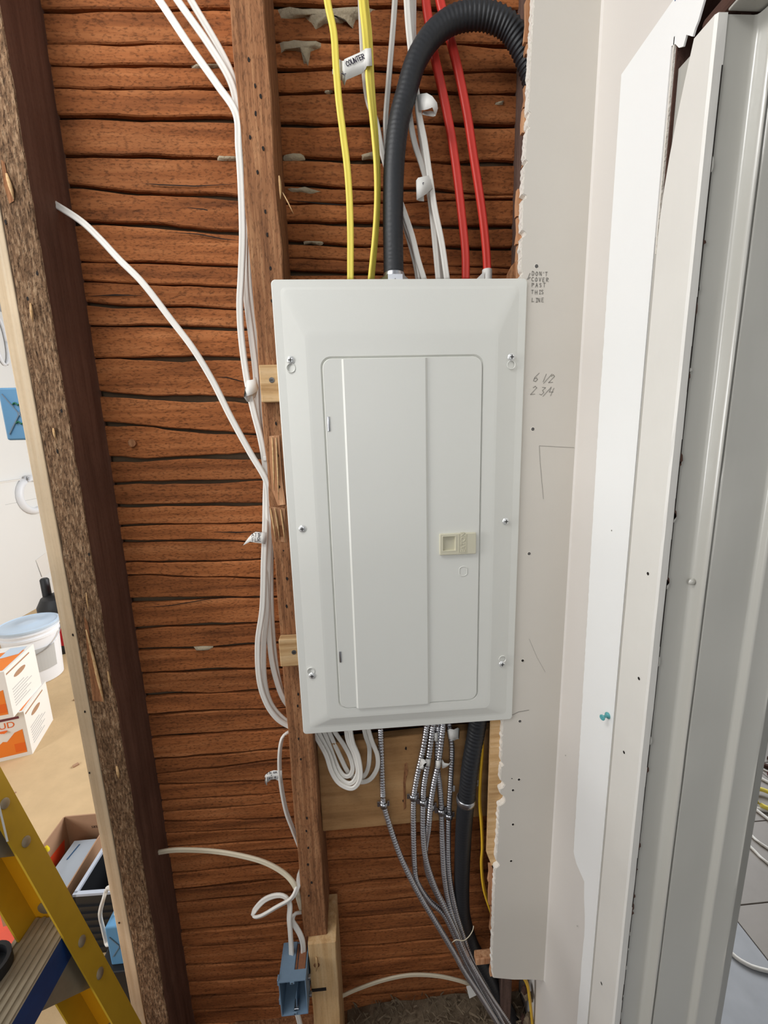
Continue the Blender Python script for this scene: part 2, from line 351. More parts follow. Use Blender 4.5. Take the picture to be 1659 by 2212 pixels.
# floors
fl = struct_empty('floor')
box('subfloor', (-3.3, 0.0, -0.02), (0.45, 4.6, 0.0), 'subfloor', fl)
box('near_floor', (-3.3, -2.6, -0.02), (0.45, 0.0, 0.0), 'dark_wood', fl)
rnd = random.Random(3)
for i in range(26):                                      # scraps of plaster and chips lying about
    x, y = rnd.uniform(-2.6, -1.0), rnd.uniform(0.6, 3.0); s = rnd.uniform(0.006, 0.018)
    box('floor_chip', (x, y, 0.0), (x + s * rnd.uniform(.6, 2), y + s, s * .4), 'plaster_key' if i % 3 else 'kraft', fl, rot=Matrix.Rotation(rnd.uniform(0, 3), 3, 'Z'))
hf = struct_empty('floor')
box('grout_bed', (0.452, -1.2, -0.02), (4.2, 4.0, -0.006), 'grout', hf)
meshes = {}
def tile(x, y, w, d, mat):
    if (w, d, mat) not in meshes: o = box('tile', (-w / 2 + .0015, -d / 2 + .0015, -.008), (w / 2 - .0015, d / 2 - .0015, 0), mat, hf, bev=.0012); meshes[(w, d, mat)] = o.data
    else: o = link('tile', meshes[(w, d, mat)], None, hf)
    o.location = (x, y, 0)
for j in range(-1, 4): tile(.745, .30 + .60 * j - .3, .57, .60, 'dust')
for i in range(5):
    for j in range(-3, 9): tile(1.03 + .60 * i + .30, .30 + .26 * j + .13, .60, .26, 'tile')

# lath wall -------------------------------------------------------------------
lw = struct_empty('wall_back', 'brown wooden lath wall with plaster behind it')
box('plaster_backing', (-0.60, BK + 0.013, 0.0), (0.60, BK + 0.026, 2.5), 'plaster_back', lw)
LEFT = [(16, 14, 4), (92, 92, 6), (137, 141, 4), (186, 191, 5), (248, 255, 9), (330, 340, 6), (401, 425, 9), (474, 497, 9), (557, 575, 6), (606, 618, 4), (653, 664, 6), (700, 710, 5), (774, 770, 7),
        (843, 863, 13), (913, 935, 7), (987, 980, 10), (1040, 1035, 7), (1088, 1084, 6), (1134, 1126, 5), (1167, 1170, 4), (1212, 1206, 4), (1244, 1248, 3), (1294, 1287, 7), (1357, 1341, 5), (1403, 1389, 5),
        (1451, 1441, 5), (1501, 1488, 5), (1542, 1526, 4), (1590, 1573, 4), (1636, 1615, 4), (1669, 1640, 3), (1693, 1683, 4), (1729, 1712, 3), (1752, 1733, 3), (1774, 1766, 2), (1797, 1785, 3), (1828, 1810, 3), (1851, 1833, 3), (1884, 1862, 3),
        (1920, 1895, 4), (1947, 1928, 3), (1972, 1952, 2), (2009, 1990, 4), (2044, 2028, 3), (2082, 2069, 4), (2117, 2105, 5), (2152, 2140, 4), (2182, 2172, 4)]
RIGHT = [(5, 22, 8), (85, 96, 8), (146, 152, 7), (195, 197, 8), (264, 267, 9), (336, 349, 9), (394, 418, 7), (436, 430, 3), (474, 490, 8), (521, 535, 7), (557, 575, 4), (586, 595, 6)]
RLOW = [(1590, 1568, 7), (1812, 1790, 4), (1860, 1836, 4), (1912, 1880, 5), (1955, 1922, 4), (1984, 1958, 3), (2016, 1985, 4), (2047, 2018, 4), (2080, 2050, 4), (2113, 2084, 5), (2152, 2124, 5), (2190, 2162, 4)]
def lath_edges(rows, xl, xr):
    """pixel gaps -> heights at the two ends of the bay with the gap width"""
    out = []
    for yl, yr, g in rows:
        a, b = at(xl(yl), yl, BK), at(xr(yr), yr, BK); a2 = at(xl(yl), yl + g, BK)
        out.append((a.x, a.z, b.x, b.z, abs(a.z - a2.z)))
    return out
def lath(xa, xb, top, bot, seed, parent, n=18):
    """top, bot: functions X -> Z of the two split edges"""
    V = []; Fc = []; r = random.Random(seed); dy = r.uniform(-0.0018, 0.0012); th = 0.009
    for i in range(n + 1):
        x = xa + (xb - xa) * i / n
        zt = top(x) + 0.0011 * noise.noise((x * 33, seed * 1.3, 4)); zb = bot(x) + 0.0011 * noise.noise((x * 33, seed * 2.3, 6))
        if zt - zb < 0.004: zt = zb + 0.004
        y = BK + dy + 0.0012 * noise.noise((x * 12, seed, 2)); c = min(0.0018, (zt - zb) * .2)
        V += [(x, y + th, zt), (x, y + c, zt), (x, y, zt - c), (x, y, zb + c), (x, y + c, zb), (x, y + th, zb)]
        if i:
            for k in range(6): a = (i - 1) * 6 + k; b = (i - 1) * 6 + (k + 1) % 6; Fc.append((a, b, b + 6, a + 6))
    Fc += [tuple(range(6)), tuple(range(n * 6, n * 6 + 6))]
    return pyd('lath', V, Fc, 'lath', parent)
def lath_bay(E_, xa, xb, seed, ztop=None, zbot=None, gmin=.0030):
    """each joint between two laths wanders as one line with a varying opening"""
    js = [((lambda x, z0=z0, z1=z1, x0=x0, x1=x1: z0 + (z1 - z0) * (x - x0) / (x1 - x0)), max(g * 1.1, gmin)) for (x0, z0, x1, z1, g) in E_]
    for k in range(ztop or 0): f0 = js[0][0]; js.insert(0, ((lambda x, f=f0: f(x) + 0.052), 0.005))
    for k in range(zbot or 0): f0 = js[-1][0]; js.append(((lambda x, f=f0: f(x) - 0.045), 0.005))
    def mid(i, x): return js[i][0](x) - js[i][1] * .45 + .0045 * noise.noise((x * 7, (seed + i) * 3.7, 0)) + .0016 * noise.noise((x * 24, (seed + i) * 2.1, 7))
    def op(i, x): return js[i][1] * (1 + 1.1 * noise.noise((x * 9, (seed + i) * 1.9, 3)))
    for i in range(len(js) - 1):
        wv = (lambda x, i=i: 0.006 * math.exp(-((x + .47) / .035) ** 2) if seed == 10 and i - (ztop or 0) == 14 else 0)
        lath(xa, xb, lambda x: mid(i, x) - max(.0008, op(i, x) * .5) + wv(x), lambda x: mid(i + 1, x) + max(.0008, op(i + 1, x) * .5) - wv(x), seed + i, lw)
lx = lambda y: 87 + (y - 16) * 0.158
lath_bay(lath_edges(LEFT, lx, lambda y: 500 + y * 0.070), -0.57, -0.19, 10, 5, 3)
lath_bay(lath_edges(RIGHT, lambda y: 592 + y * .05, lambda y: 1135 - y * .04), -0.215, 0.285, 200, 5, 0)
e2 = lath_edges(RLOW, lambda y: 640 + (y - 1200) * .08, lambda y: 1060)
lath_bay(e2, -0.215, 0.285, 300, 0, 2, .0042)
zt = lath_edges(RIGHT[-1:], lambda y: 592 + y * .05, lambda y: 1135 - y * .04)[0]; zb = e2[0]
n = 16
for i in range(n):                                        # laths hidden by the panel carry on at the same pitch
    f0, f1 = i / n, (i + 1) / n
    za = (zt[1] + zt[3]) / 2; zc = (zb[1] + zb[3]) / 2
    lath(-0.215, 0.285, lambda x: za + (zc - za) * f0 - 0.003, lambda x: za + (zc - za) * f1 + 0.003, 400 + i, lw, 4)
# plaster that oozed through the gaps
def key_lump(poly, Y=None, d=0.007):
    P = [at(x, y, Y or BK - 0.006) for x, y in poly]; c = sum(P, Vector()) / len(P); q = []
    for a, b in zip(P, P[1:] + P[:1]):                      # roughen the outline
        q.append(a); m = (a + b) / 2; q.append(m + Vector((random.uniform(-.0015, .0015), 0, random.uniform(-.0022, .0022))))
    V = [p + Vector((0, d, 0)) for p in q] + [c + (p - c) * 0.72 + Vector((0, random.uniform(-.003, .001), 0)) for p in q] + [c + Vector((0, -0.003, 0))]
    m = len(q); Fc = []
    for i in range(m): j = (i + 1) % m; Fc += [(i, j, m + j, m + i), (m + i, m + j, 2 * m)]
    pyd('plaster_lump', V, Fc, 'plaster_key', lw, smooth=True)
key_lump([(593, 12), (660, 14), (720, 14), (812, 12), (800, 30), (772, 36), (765, 56), (752, 38), (735, 44), (700, 46), (680, 58), (668, 42), (655, 30), (600, 32)])
key_lump([(598, 86), (630, 84), (696, 86), (694, 98), (672, 106), (666, 140), (656, 134), (650, 108), (625, 104), (602, 110)])
for p in ([(612, 333), (656, 333), (658, 343), (612, 344)], [(778, 334), (812, 326), (812, 342), (782, 343)], [(617, 406), (660, 402), (698, 412), (672, 418), (630, 414)], [(655, 520), (700, 521), (690, 528), (656, 526)],
          [(466, 338), (514, 336), (514, 344), (468, 344)], [(1066, 220), (1090, 218), (1088, 226), (1068, 226)], [(410, 139), (500, 140), (500, 144), (412, 143)], [(416, 1399), (460, 1397), (455, 1404), (420, 1405)], [(1020, 385), (1045, 385), (1040, 391)], [(700, 195), (720, 196), (712, 203)]):
    key_lump(p, BK - 0.002, 0.004)
for cp_ in ([(306, 396), (345, 399), (420, 402), (518, 397)], [(385, 447), (440, 452), (470, 460), (520, 460)], [(360, 501), (430, 506), (480, 516), (520, 520)], [(462, 814), (490, 815), (515, 822), (532, 826)], [(430, 881), (480, 884), (545, 889)], [(296, 1313), (370, 1308), (450, 1294), (545, 1288)], [(455, 1149), (510, 1150), (568, 1148)], [(620, 432), (700, 440), (790, 446)], [(190, 640), (250, 637), (310, 639)], [(180, 590), (240, 593)], [(520, 560 + 21), (400, 576)]):
    P = [at(x, y, BK - .0014) for x, y in cp_]; m = len(P); V = []
    for k, q in enumerate(P): hw = .0011 * (1.1 - abs(2 * k / (m - 1) - 1.0)); V += [q + Vector((0, 0, hw)), q - Vector((0, 0, hw))]
    pyd('split_crack', V, [(2 * k, 2 * k + 1, 2 * k + 3, 2 * k + 2) for k in range(m - 1)], 'nail_hole', lw)
# knot in a lath
lathe('knot', at(287, 957, BK - 0.002), [(0.007, 0.004), (0.0068, 0.0), (0.004, -0.0012)], 'stud_old', lw, 9, (0, -1, 0))

# studs -----------------------------------------------------------------------
def stud_mesh(x0, x1, y0, y1, z0, z1, seed, edge=0.0016, n=46):
    """a timber whose arrises wander; faces: front, back, left, right"""
    V = []; Fc = []
    for i in range(n + 1):
        z = z0 + (z1 - z0) * i / n; w = lambda k: edge * noise.noise((seed * 3.1 + k * 7, 0, z * 16)) + edge * .7 * noise.noise((seed + k * 5, 3, z * 55))
        a = Vector((x0 + w(0), y0 + w(1) * .5, z)); b = Vector((x1 + w(2), y0 + w(3) * .5, z)); c = Vector((x1 + w(4) * .3, y1, z)); d = Vector((x0 + w(5) * .3, y1, z)); r = 0.0016
        V += [a + Vector((r, 0, 0)), b - Vector((r, 0, 0)), b + Vector((0, r, 0)), c, d, a + Vector((0, r, 0))]
        if i:
            for k in range(6): p = (i - 1) * 6 + k; q = (i - 1) * 6 + (k + 1) % 6; Fc.append((p, q, q + 6, p + 6))
    Fc += [tuple(range(6)), tuple(range(n * 6, n * 6 + 6))]
    return V, Fc
def nail_hole(parent, px, py, Y=S, r=0.0021):
    p = at(px, py, Y - 0.0004); V = [p + Vector((r * random.uniform(.6, 1.1) * math.cos(a), 0, 1.7 * r * random.uniform(.7, 1.1) * math.sin(a))) for a in [k * math.tau / 7 for k in range(7)]]
    prism('nail_hole', V, (0, 0.002, 0), 'nail_hole', parent)
ls = thing('wall_stud', 'rough dark old stud at the far left with torn splintered gouges', 'stud', (-0.55, S, 0))
V, Fc = stud_mesh(-0.573, -0.5275, S, BK + .004, 0.0, 2.5, 1, 0.0026, 90)
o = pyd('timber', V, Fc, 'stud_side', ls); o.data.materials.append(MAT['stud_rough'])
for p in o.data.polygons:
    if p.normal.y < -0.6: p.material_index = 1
def gouge(parent, poly, mat='wood_fresh', Y=S, d=0.0035):
    """long torn hollow: pale floor with a standing sliver beside it"""
    P = [at(x, y, Y - 0.0012) for x, y in poly]; c = sum(P, Vector()) / len(P)
    V = P + [c + (p - c) * 0.6 + Vector((0, 0.0008, 0)) for p in P]; m = len(P)
    pyd('torn_patch', V, [(i, (i + 1) % m, m + (i + 1) % m, m + i) for i in range(m)] + [tuple(range(m, 2 * m))], mat, parent)
def splinter(parent, a, b, w=0.002, Y=S):
    A, B = at(a[0], a[1], Y - .0015), at(b[0], b[1], Y - .003); M = (A + B) / 2 + Vector((w * .6, -.0015, 0))
    tube('splinter', [A, M, B], w, 'wood_new_x', parent, prof=ROUND[::2], step=0.02, rfun=lambda i, t: w * (0.35 + math.sin(math.pi * min(1, t * .9 + .1))))
gouge(ls, [(181, 1330), (190, 1345), (198, 1395), (205, 1420), (218, 1470), (226, 1516), (200, 1514), (195, 1470), (188, 1420), (186, 1375)], 'stud_old')
splinter(ls, (186, 1360), (222, 1500), 0.0016); splinter(ls, (200, 1420), (225, 1518), 0.0018); splinter(ls, (233, 1450), (240, 1488), .0014)
splinter(ls, (66, 655), (71, 695), .0016); splinter(ls, (115, 925), (120, 948), .0014); splinter(ls, (186, 1280), (192, 1320), .001); splinter(ls, (252, 1655), (257, 1682), .002)
gouge(ls, [(2, 345), (10, 350), (17, 390), (30, 410), (30, 434), (20, 440), (8, 400)], 'stud_old'); splinter(ls, (14, 375), (30, 430), .002)
for p in ((80, 590), (60, 645), (133, 888), (124, 975), (192, 1198), (12, 480)): nail_hole(ls, *p)
ns = thing('wall_stud', 'pale new pine stud nailed to the far left old stud', 'stud', (-0.585, S, 0))
box('timber', (-0.5985, S + 0.001, 0.0), (-0.5745, S + 0.09, 2.5), 'wood_new', ns, bev=0.0015)
for p in ((157, 1372), (183, 1538), (193, 1670), (257, 1994)): nail_hole(ns, *p, Y=S + .0005, r=.0016)
cs = thing('wall_stud', 'old brown centre stud with a row of nail holes left of the panel', 'stud', (-0.204, S, 0.463))
V, Fc = stud_mesh(-0.2275, -0.1805, S, BK + .004, 0.463, 2.5, 5, 0.0022, 70)
pyd('timber', V, Fc, 'stud_old', cs)
for p in ((520, 53), (537, 128), (551, 185), (563, 208), (552, 245), (540, 296), (568, 320), (556, 372), (573, 457), (577, 507), (584, 580), (588, 650), (596, 915), (600, 985), (603, 1052), (606, 1105), (612, 1188), (620, 1250), (619, 1310),
          (644, 1500), (643, 1525), (645, 1596), (650, 1640), (658, 1708), (663, 1768), (662, 1795), (666, 1832), (665, 1868), (673, 1907), (667, 1935), (672, 1955), (671, 1990)): nail_hole(cs, *p)
gouge(cs, [(581, 942), (603, 940), (606, 985), (610, 1040), (617, 1090), (600, 1092), (588, 1060), (583, 1000)])
gouge(cs, [(581, 1094), (600, 1096), (615, 1098), (619, 1172), (606, 1170), (600, 1130), (596, 1172), (590, 1168)])
for a, b in (((588, 945), (592, 1060)), ((596, 945), (602, 1080)), ((584, 1098), (596, 1168)), ((594, 1098), (604, 1165)), ((606, 1100), (616, 1172))): splinter(cs, a, b, .0014)
splinter(cs, (610, 415), (634, 462), .0007); splinter(cs, (603, 380), (606, 430), .0016)
bb = thing('wall_stud', 'short pale pine stud standing under the cut end of the centre stud', 'stud', (-0.19, S, 0))
V, Fc = stud_mesh(-0.2185, -0.1615, 0.007, 0.10, 0.0, 0.462, 9, 0.0012, 20)
pyd('timber', V, Fc, 'wood_bottom', bb)
p = at(684, 2085, 0.0065); lathe('knot', p, [(0.0065, 0.0), (0.006, 0.0006)], 'stud_old', bb, 10, (0, -1, 0))
splinter(bb, (683, 2068), (683, 2098), .0022, 0.007); box('pencil_mark', at(673, 2137, .0062), at(705, 2139, .0068), 'nail_hole', bb)
rs = thing('wall_stud', 'dark purple-brown stud showing in the hole under the drywall', 'stud', (0.226, S, 0))
V, Fc = stud_mesh(0.212, 0.238, 0.05, BK + .004, 0.0, 2.5, 12, 0.002, 30); pyd('timber', V, Fc, 'dark_wood', rs)

# wood blocks screwed to the centre stud
def cleat(label, pa, pb, thick=0.019):
    a, b = at(*pa, S - thick), at(*pb, S - thick); xa = (a.x + b.x) / 2
    t = thing('wood_block', label, 'wood block', (xa + .02, S, b.z))
    box('block', (xa, S - thick, b.z), (xa + 0.05, S - 0.0005, a.z), 'wood_new_x', t, bev=0.0018)
    return t
c1 = cleat('upper tan wood block screwed to the stud beside the panel', (557, 788), (566, 869))
c2 = cleat('lower pale wood block screwed to the stud beside the panel', (600, 1382), (607, 1441))
for t, p in ((c1, (587, 821)), (c2, (635, 1409))):
    q = at(*p, S - .0192); s = lathe('screw', q, [(0.0042, 0), (0.0042, 0.0004), (0.003, 0.0006)], 'screw_dark', t, 12, (0, -1, 0))
    box('cross_slot', q + Vector((-.0022, -.0009, -.0005)), q + Vector((.0022, -.0005, .0005)), 'hole', s)

# board across the lower bay
bd = thing('blocking_board', 'wide brown board across the bay holding the armoured cables', 'board', (0, 0.062, 0.677))
pr = [(-0.180, 0.677), (0.211, 0.680), (0.211, 0.892), (0.08, 0.894), (-0.05, 0.889), (-0.180, 0.886)]
prism('board', [(x, 0.062, z) for x, z in pr], (0, 0.02, 0), 'wood_board', bd, bev=0.001)
for px, py in ((877, 1617), (872, 1730), (1010, 1606)): nail_hole(bd, px, py, 0.062, .0025)
prism('dark_streak', [at(x, y, .0614) for x, y in ((874, 1650), (879, 1648), (882, 1665), (876, 1690), (877, 1745), (872, 1750), (871, 1690))], (0, .001, 0), 'stud_old', bd)

# debris at the foot of the bay -----------------------------------------------
sp = struct_empty('trim_1', 'bottom plate of the stud wall')
box('bottom_plate', (-0.60, S, 0.0), (0.285, BK + .004, 0.075), 'stud_old', sp)
V = []; Fc = []; rnd = random.Random(5)
for i in range(420):                                       # loose fibres and crumbs on the plate
    x = rnd.uniform(-0.15, 0.28); y = rnd.uniform(0.035, 0.112); z = 0.078 + 0.030 * max(0, 1 - abs(x - .02) / .2) * rnd.random() + 0.012 * (y - .03) / .08
    L_ = rnd.uniform(.006, .028); d = Vector((rnd.uniform(-1, 1), rnd.uniform(-1, 1), rnd.uniform(-.4, .6))).normalized() * L_; w = Vector((0, rnd.uniform(.0006, .002), rnd.uniform(.0006, .0016)))
    p = Vector((x, y, z)); i0 = len(V); V += [p - w, p + w, p + d + w * .5, p + d - w * .5, p + d * .5 + Vector((.001, .001, .0015))]
    Fc += [(i0, i0 + 1, i0 + 4), (i0 + 1, i0 + 2, i0 + 4), (i0 + 2, i0 + 3, i0 + 4), (i0 + 3, i0, i0 + 4)]
g = pyd('fibre_debris', V, Fc, 'debris', None, origin=(0, .07, .075)); g['kind'] = 'stuff'; tag(g, 'grey fibrous debris lying at the bottom of the wall bay', 'debris')
V = []; Fc = []; NX, NY = 40, 8
for i in range(NX + 1):
    for j in range(NY + 1):
        x = -0.155 + 0.44 * i / NX; y = S + .004 + .09 * j / NY
        V.append((x, y, 0.0755 + (0.016 + .016 * noise.noise((x * 14, y * 30, 1))) * max(0.1, math.sin(math.pi * min(1, i / NX + .1))) * (0.3 + .7 * j / NY)))
for i in range(NX):
    for j in range(NY): a = i * (NY + 1) + j; Fc.append((a, a + 1, a + NY + 2, a + NY + 1))
g = pyd('rubble_heap', V, Fc, 'debris', sp, smooth=True); g['kind'] = 'stuff'

# drywall strip ---------------------------------------------------------------
dw = thing('drywall_strip', 'grey drywall strip right of the panel with pencil notes and a torn edge', 'drywall', (0.24, 0.002, 0.33))
edge_px = [(1156, -60), (1155, 0), (1151, 60), (1147, 130), (1144, 200), (1141, 260), (1136, 330), (1132, 400), (1130, 450), (1129, 500), (1127, 560), (1127, 610), (1122, 700), (1114, 900), (1106, 1100), (1098, 1300), (1090, 1500),
           (1087, 1570), (1084, 1650), (1080, 1720), (1077, 1800), (1071, 1880), (1068, 1950), (1066, 2020), (1064, 2070), (1066, 2112)]
ep = []
for (x0, y0), (x1, y1) in zip(edge_px[:-1], edge_px[1:]):
    m = max(1, int((y1 - y0) / 3.5))
    for k in range(m):
        yy = y0 + (y1 - y0) * k / m; xx = x0 + (x1 - x0) * k / m
        j = 0 if 640 < yy < 1530 else noise.noise((yy * .09, 2, 0)) * 1.6 + noise.noise((yy * .31, 5, 0)) * 1.3
        for hy, hr in ((505, 7), (425, 7), (350, 5), (245, 5), (1652, 5), (1696, 9), (1728, 12), (1868, 7), (275, 5), (590, 4)):   # bites broken out of the edge
            if abs(yy - hy) < hr: j += (hr ** 2 - (yy - hy) ** 2) ** .5 * 1.1
        ep.append(at(xx + j, yy, 0.002))
ep.append(at(1066, 2112, .002))
bot = [at(1110, 2116, .002), at(1150, 2116, .002), at(1174, 2118, .002)]
zlow = bot[-1].z
poly = ep + bot + [Vector((0.2895, .002, zlow)), Vector((0.2895, .002, ep[0].z))]
dface = prism('paper_face', poly, (0, 0.0012, 0), 'drywall', dw)
core = [p + Vector((-0.0016 + .0022 * noise.noise((p.z * 120, 1, 0)), 0.0012, 0)) for p in ep] + [Vector((b.x, .0032, b.z - .001)) for b in bot] + [Vector((.2895, .0032, zlow)), Vector((0.2895, .0032, ep[0].z))]
prism('gypsum_core', core, (0, 0.0112, 0), 'gypsum', dw)
def dscrew(px, py):
    p = at(px, py, 0.0018)
    s = lathe('screw', p, [(0.0029, 0.0), (0.0026, 0.0003), (0.0016, 0.0003)], 'screw_dark', dw, 10, (0, -1, 0))
    lathe('dimple', p + Vector((0, 0.0002, 0)), [(0.0040, 0), (0.0038, 0.0002)], 'gypsum', s, 10, (0, -1, 0))
for p in ((1159, 575), (1151, 927), (1143, 1196), (1123, 1558)): dscrew(*p)
for p in ((1129, 1427), (1121, 1684), (1108, 1707), (1108, 1781), (1104, 1860), (1106, 1682)):
    q = at(*p, .0017); r = .0026 if p[0] != 1106 else .0012
    s = lathe('screw_hole', q, [(r, 0), (r * .9, .0002)], 'hole', dw, 9, (0, -1, 0)); lathe('burst_paper', q + Vector((0.0006, .0002, -.0006)), [(r * 1.5, 0), (r * 1.4, .0002)], 'gypsum', s, 9, (0, -1, 0))
U, Vv = Vector((1, 0, 0)), Vector((0, 0, 1))
def note(name, lines, px, py, h, **kw): return ink(name, lines, at(px, py, .0016), U, Vv, h, 'pencil', dw, w=.0009, **kw)
for ln, x, y in (("DON'T", 1149, 595.5), ('COVER', 1148, 608), ('PAST', 1149, 620), ('THIS', 1148, 635), ('LINE', 1149, 652)): note('pencil_note', [ln], x, y, .0053, wob=.10, gap=1.12)
note('pencil_note', ['6 1/2'], 1150, 826, .012, wob=.1, gap=.62, slant=.35); note('pencil_note', ['2 3/4'], 1145, 854, .012, wob=.1, gap=.62, slant=.35)
def pencil_line(pp, w=.0008):
    P = pts(pp, .0016); V = []; Fc = []
    for a, b in zip(P[:-1], P[1:]):
        s = (b - a).cross(Vector((0, 1, 0))).normalized() * w / 2; i = len(V); V += [a - s, a + s, b + s, b - s]; Fc.append((i, i + 1, i + 2, i + 3))
    pyd('pencil_line', V, Fc, 'pencil', dw, fix=False)
pencil_line([(1240, 967), (1200, 965), (1165, 963), (1167, 1000), (1171, 1045), (1174, 1078)], .0006); pencil_line([(1106, 1545), (1120, 1538), (1143, 1534)], .0011); pencil_line([(1139, 604), (1142, 598), (1145, 590)], .0012); pencil_line([(1140, 603), (1146, 599)], .0014)
pencil_line([(1143, 1380), (1160, 1420), (1178, 1452)], .0004)
# old lath ends showing behind the torn edge
for i, (x0, y0, x1, y1) in enumerate(((1136, 0, 1152, 95), (1137, 95, 1146, 120), (1133, 185, 1144, 235), (1130, 235, 1141, 290), (1131, 330, 1139, 362), (1118, 408, 1130, 470), (1117, 470, 1129, 530), (1118, 530, 1128, 605), (1056, 1870, 1072, 1905), (1058, 1905, 1070, 1955), (1060, 1960, 1068, 2010), (1060, 2090, 1066, 2110))):
    a, b = at(x0, y0, .0150), at(x1, y1, .0150); k = .003 * (-1) ** i
    prism('lath_end', [(a.x, .0148, a.z), (a.x + k * .5, .0148, (a.z + b.z) / 2), (a.x - abs(k) * .3, .0148, b.z + .002), (.23, .0148, b.z), (.23, .0148, a.z)], (0, .0068, 0), 'wood_fresh', dw)
a, b = at(1061, 1560, .0150), at(1052, 1845, .0150); c = at(1068, 1885, .015)
prism('furring_strip', [(a.x, .0148, a.z + .01), (b.x, .0148, b.z), (c.x, .0148, c.z), (.235, .0148, c.z), (.235, .0148, a.z + .01)], (0, .007, 0), 'wood_new_x', dw)
a = at(1094, 612, .016); prism('broken_board_end', [at(x, y, .016) for x, y in ((1094, 614), (1098, 590), (1107, 572), (1118, 560), (1124, 565), (1122, 614))], (0, .006, 0), 'stud_old', dw)
a, b = at(1028, 2070, .03), at(1064, 2080, .03); box('stub', (a.x, .028, b.z), (b.x + .06, .046, a.z), 'wood_fresh', dw, bev=.002)

# wall at right with its white strip, casing and jamb -------------------------
WX = 0.29
wr = struct_empty('wall_right', 'pale plaster wall returning towards the doorway')
box('plaster_wall', (WX, -0.2180, 0.0), (WX + 0.10, 0.14, 1.70), 'wall_taupe', wr)
box('upper_plaster_wall', (WX, -0.1570, 1.70), (WX + 0.10, 0.14, 2.5), 'wall_taupe', wr); box('broken_plaster_core', (WX + .020, -0.2200, 1.70), (WX + .03, -0.157, 2.5), 'brown_core', wr)
box('shaded_plaster_end', (WX + .0005, -0.1600, 1.70), (WX + .022, -0.157, 2.5), 'brown_core', wr)  # thin plate whose brown puts the gap's shade on the plaster end
# plaster fillet in the corner
prism('corner_fillet', [(WX, .002, zlow), (WX - .002, .002, zlow), (WX, -.002, zlow)], (0, 0, 2.5 - zlow), 'wall_taupe', wr)
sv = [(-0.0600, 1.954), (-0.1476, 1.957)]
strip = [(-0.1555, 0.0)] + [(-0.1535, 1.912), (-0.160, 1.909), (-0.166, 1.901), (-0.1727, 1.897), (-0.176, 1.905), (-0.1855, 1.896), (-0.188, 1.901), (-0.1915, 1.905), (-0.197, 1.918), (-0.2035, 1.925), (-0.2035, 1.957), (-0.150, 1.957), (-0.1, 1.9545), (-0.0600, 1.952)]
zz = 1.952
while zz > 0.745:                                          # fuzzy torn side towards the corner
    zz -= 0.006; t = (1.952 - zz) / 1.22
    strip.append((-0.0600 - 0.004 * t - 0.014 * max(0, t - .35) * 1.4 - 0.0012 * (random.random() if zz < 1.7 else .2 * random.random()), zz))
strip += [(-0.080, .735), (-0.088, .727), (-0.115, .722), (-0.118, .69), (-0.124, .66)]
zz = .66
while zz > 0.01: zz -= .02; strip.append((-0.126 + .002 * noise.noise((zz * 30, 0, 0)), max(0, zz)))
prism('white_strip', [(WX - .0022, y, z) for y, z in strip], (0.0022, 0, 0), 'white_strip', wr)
# thick broken edge of the strip where the casing has been prised away
prism('strip_edge', [(WX - .0022, -0.1565, 1.70), (WX - .0022, -.1565, 1.918), (WX + .004, -.1565, 1.918), (WX + .004, -.1565, 1.70)], (0, -.0015, 0), 'gypsum', wr)
prism('blue_tape', [(WX - .0028, y, z) for y, z in ((-.1535, 1.957), (-.170, 1.957), (-.170, 1.951), (-.166, 1.9535), (-.163, 1.950), (-.159, 1.955), (-.1535, 1.953))], (.0005, 0, 0), 'blue_tape', wr)
for y, z in ((-.115, 1.35), (-.105, .61), (-.03, .90)): lathe('speck', (WX - .0024, y, z), [(.0012, 0), (.001, .0003)], 'pencil', wr, 7, (-1, 0, 0))

for k in range(9):
    q = Vector((random.uniform(.268, .288), random.uniform(.03, .06), random.uniform(.08, zlow - .012))); r_ = random.uniform(.006, .013)
    V = [q + r_ * (1 + .9 * noise.noise((a * 2.1 + k * 5, b * 2.7, k))) * Vector((math.cos(a) * math.cos(b), math.sin(a) * math.cos(b), math.sin(b) * 1.3)) for b in (-1.2, -.4, .4, 1.2) for a in [i * math.tau / 6 for i in range(6)]]
    pyd('plaster_chunk', V, [(i * 6 + a, i * 6 + (a + 1) % 6, i * 6 + 6 + (a + 1) % 6, i * 6 + 6 + a) for i in range(3) for a in range(6)] + [tuple(range(6)), tuple(range(18, 24))], 'brown_core' if k % 2 else 'debris', wr)
cas = struct_empty('trim_2', 'painted door casing')
CX = 0.283
prof = [(-.1645, CX + .004), (-.1660, CX), (-.2195, CX), (-.2222, CX + .0018), (-.2222, .2945), (-.1645, .2945)]
V = []; Fc = []; nz = 60; m = len(prof)
for i in range(nz + 1):
    z = 1.887 * i / nz
    for k, (y, x) in enumerate(prof):
        j = .0006 * noise.noise((k * 4, z * 22, 0)); t = max(0, (z - 1.72) / .167)
        yy = y + (-.0285 * t ** 1.6 if k in (0, 1, 5) else 0)
        V.append((x + j, yy + j * .5, z))
    if i:
        for k in range(m): a = (i - 1) * m + k; b = (i - 1) * m + (k + 1) % m; Fc.append((a, b, b + m, a + m))
Fc += [tuple(range(m)), tuple(range(nz * m, nz * m + m))]
pyd('casing_board', V, Fc, 'trim_paint', cas)
prism('split_sliver', [(CX + .002, -.1645, 1.62), (CX + .0015, -.1655, 1.70), (CX + .002, -.172, 1.80), (CX + .003, -.179, 1.838), (CX + .003, -.1845, 1.79), (CX + .002, -.183, 1.70), (CX + .002, -.178, 1.62)], (.006, 0, 0), 'trim_paint', cas, bev=.0006)
box('caulk_groove', (CX + .0055, -.1668, 0), (WX + .003, -.1545, 1.72), 'groove', cas)
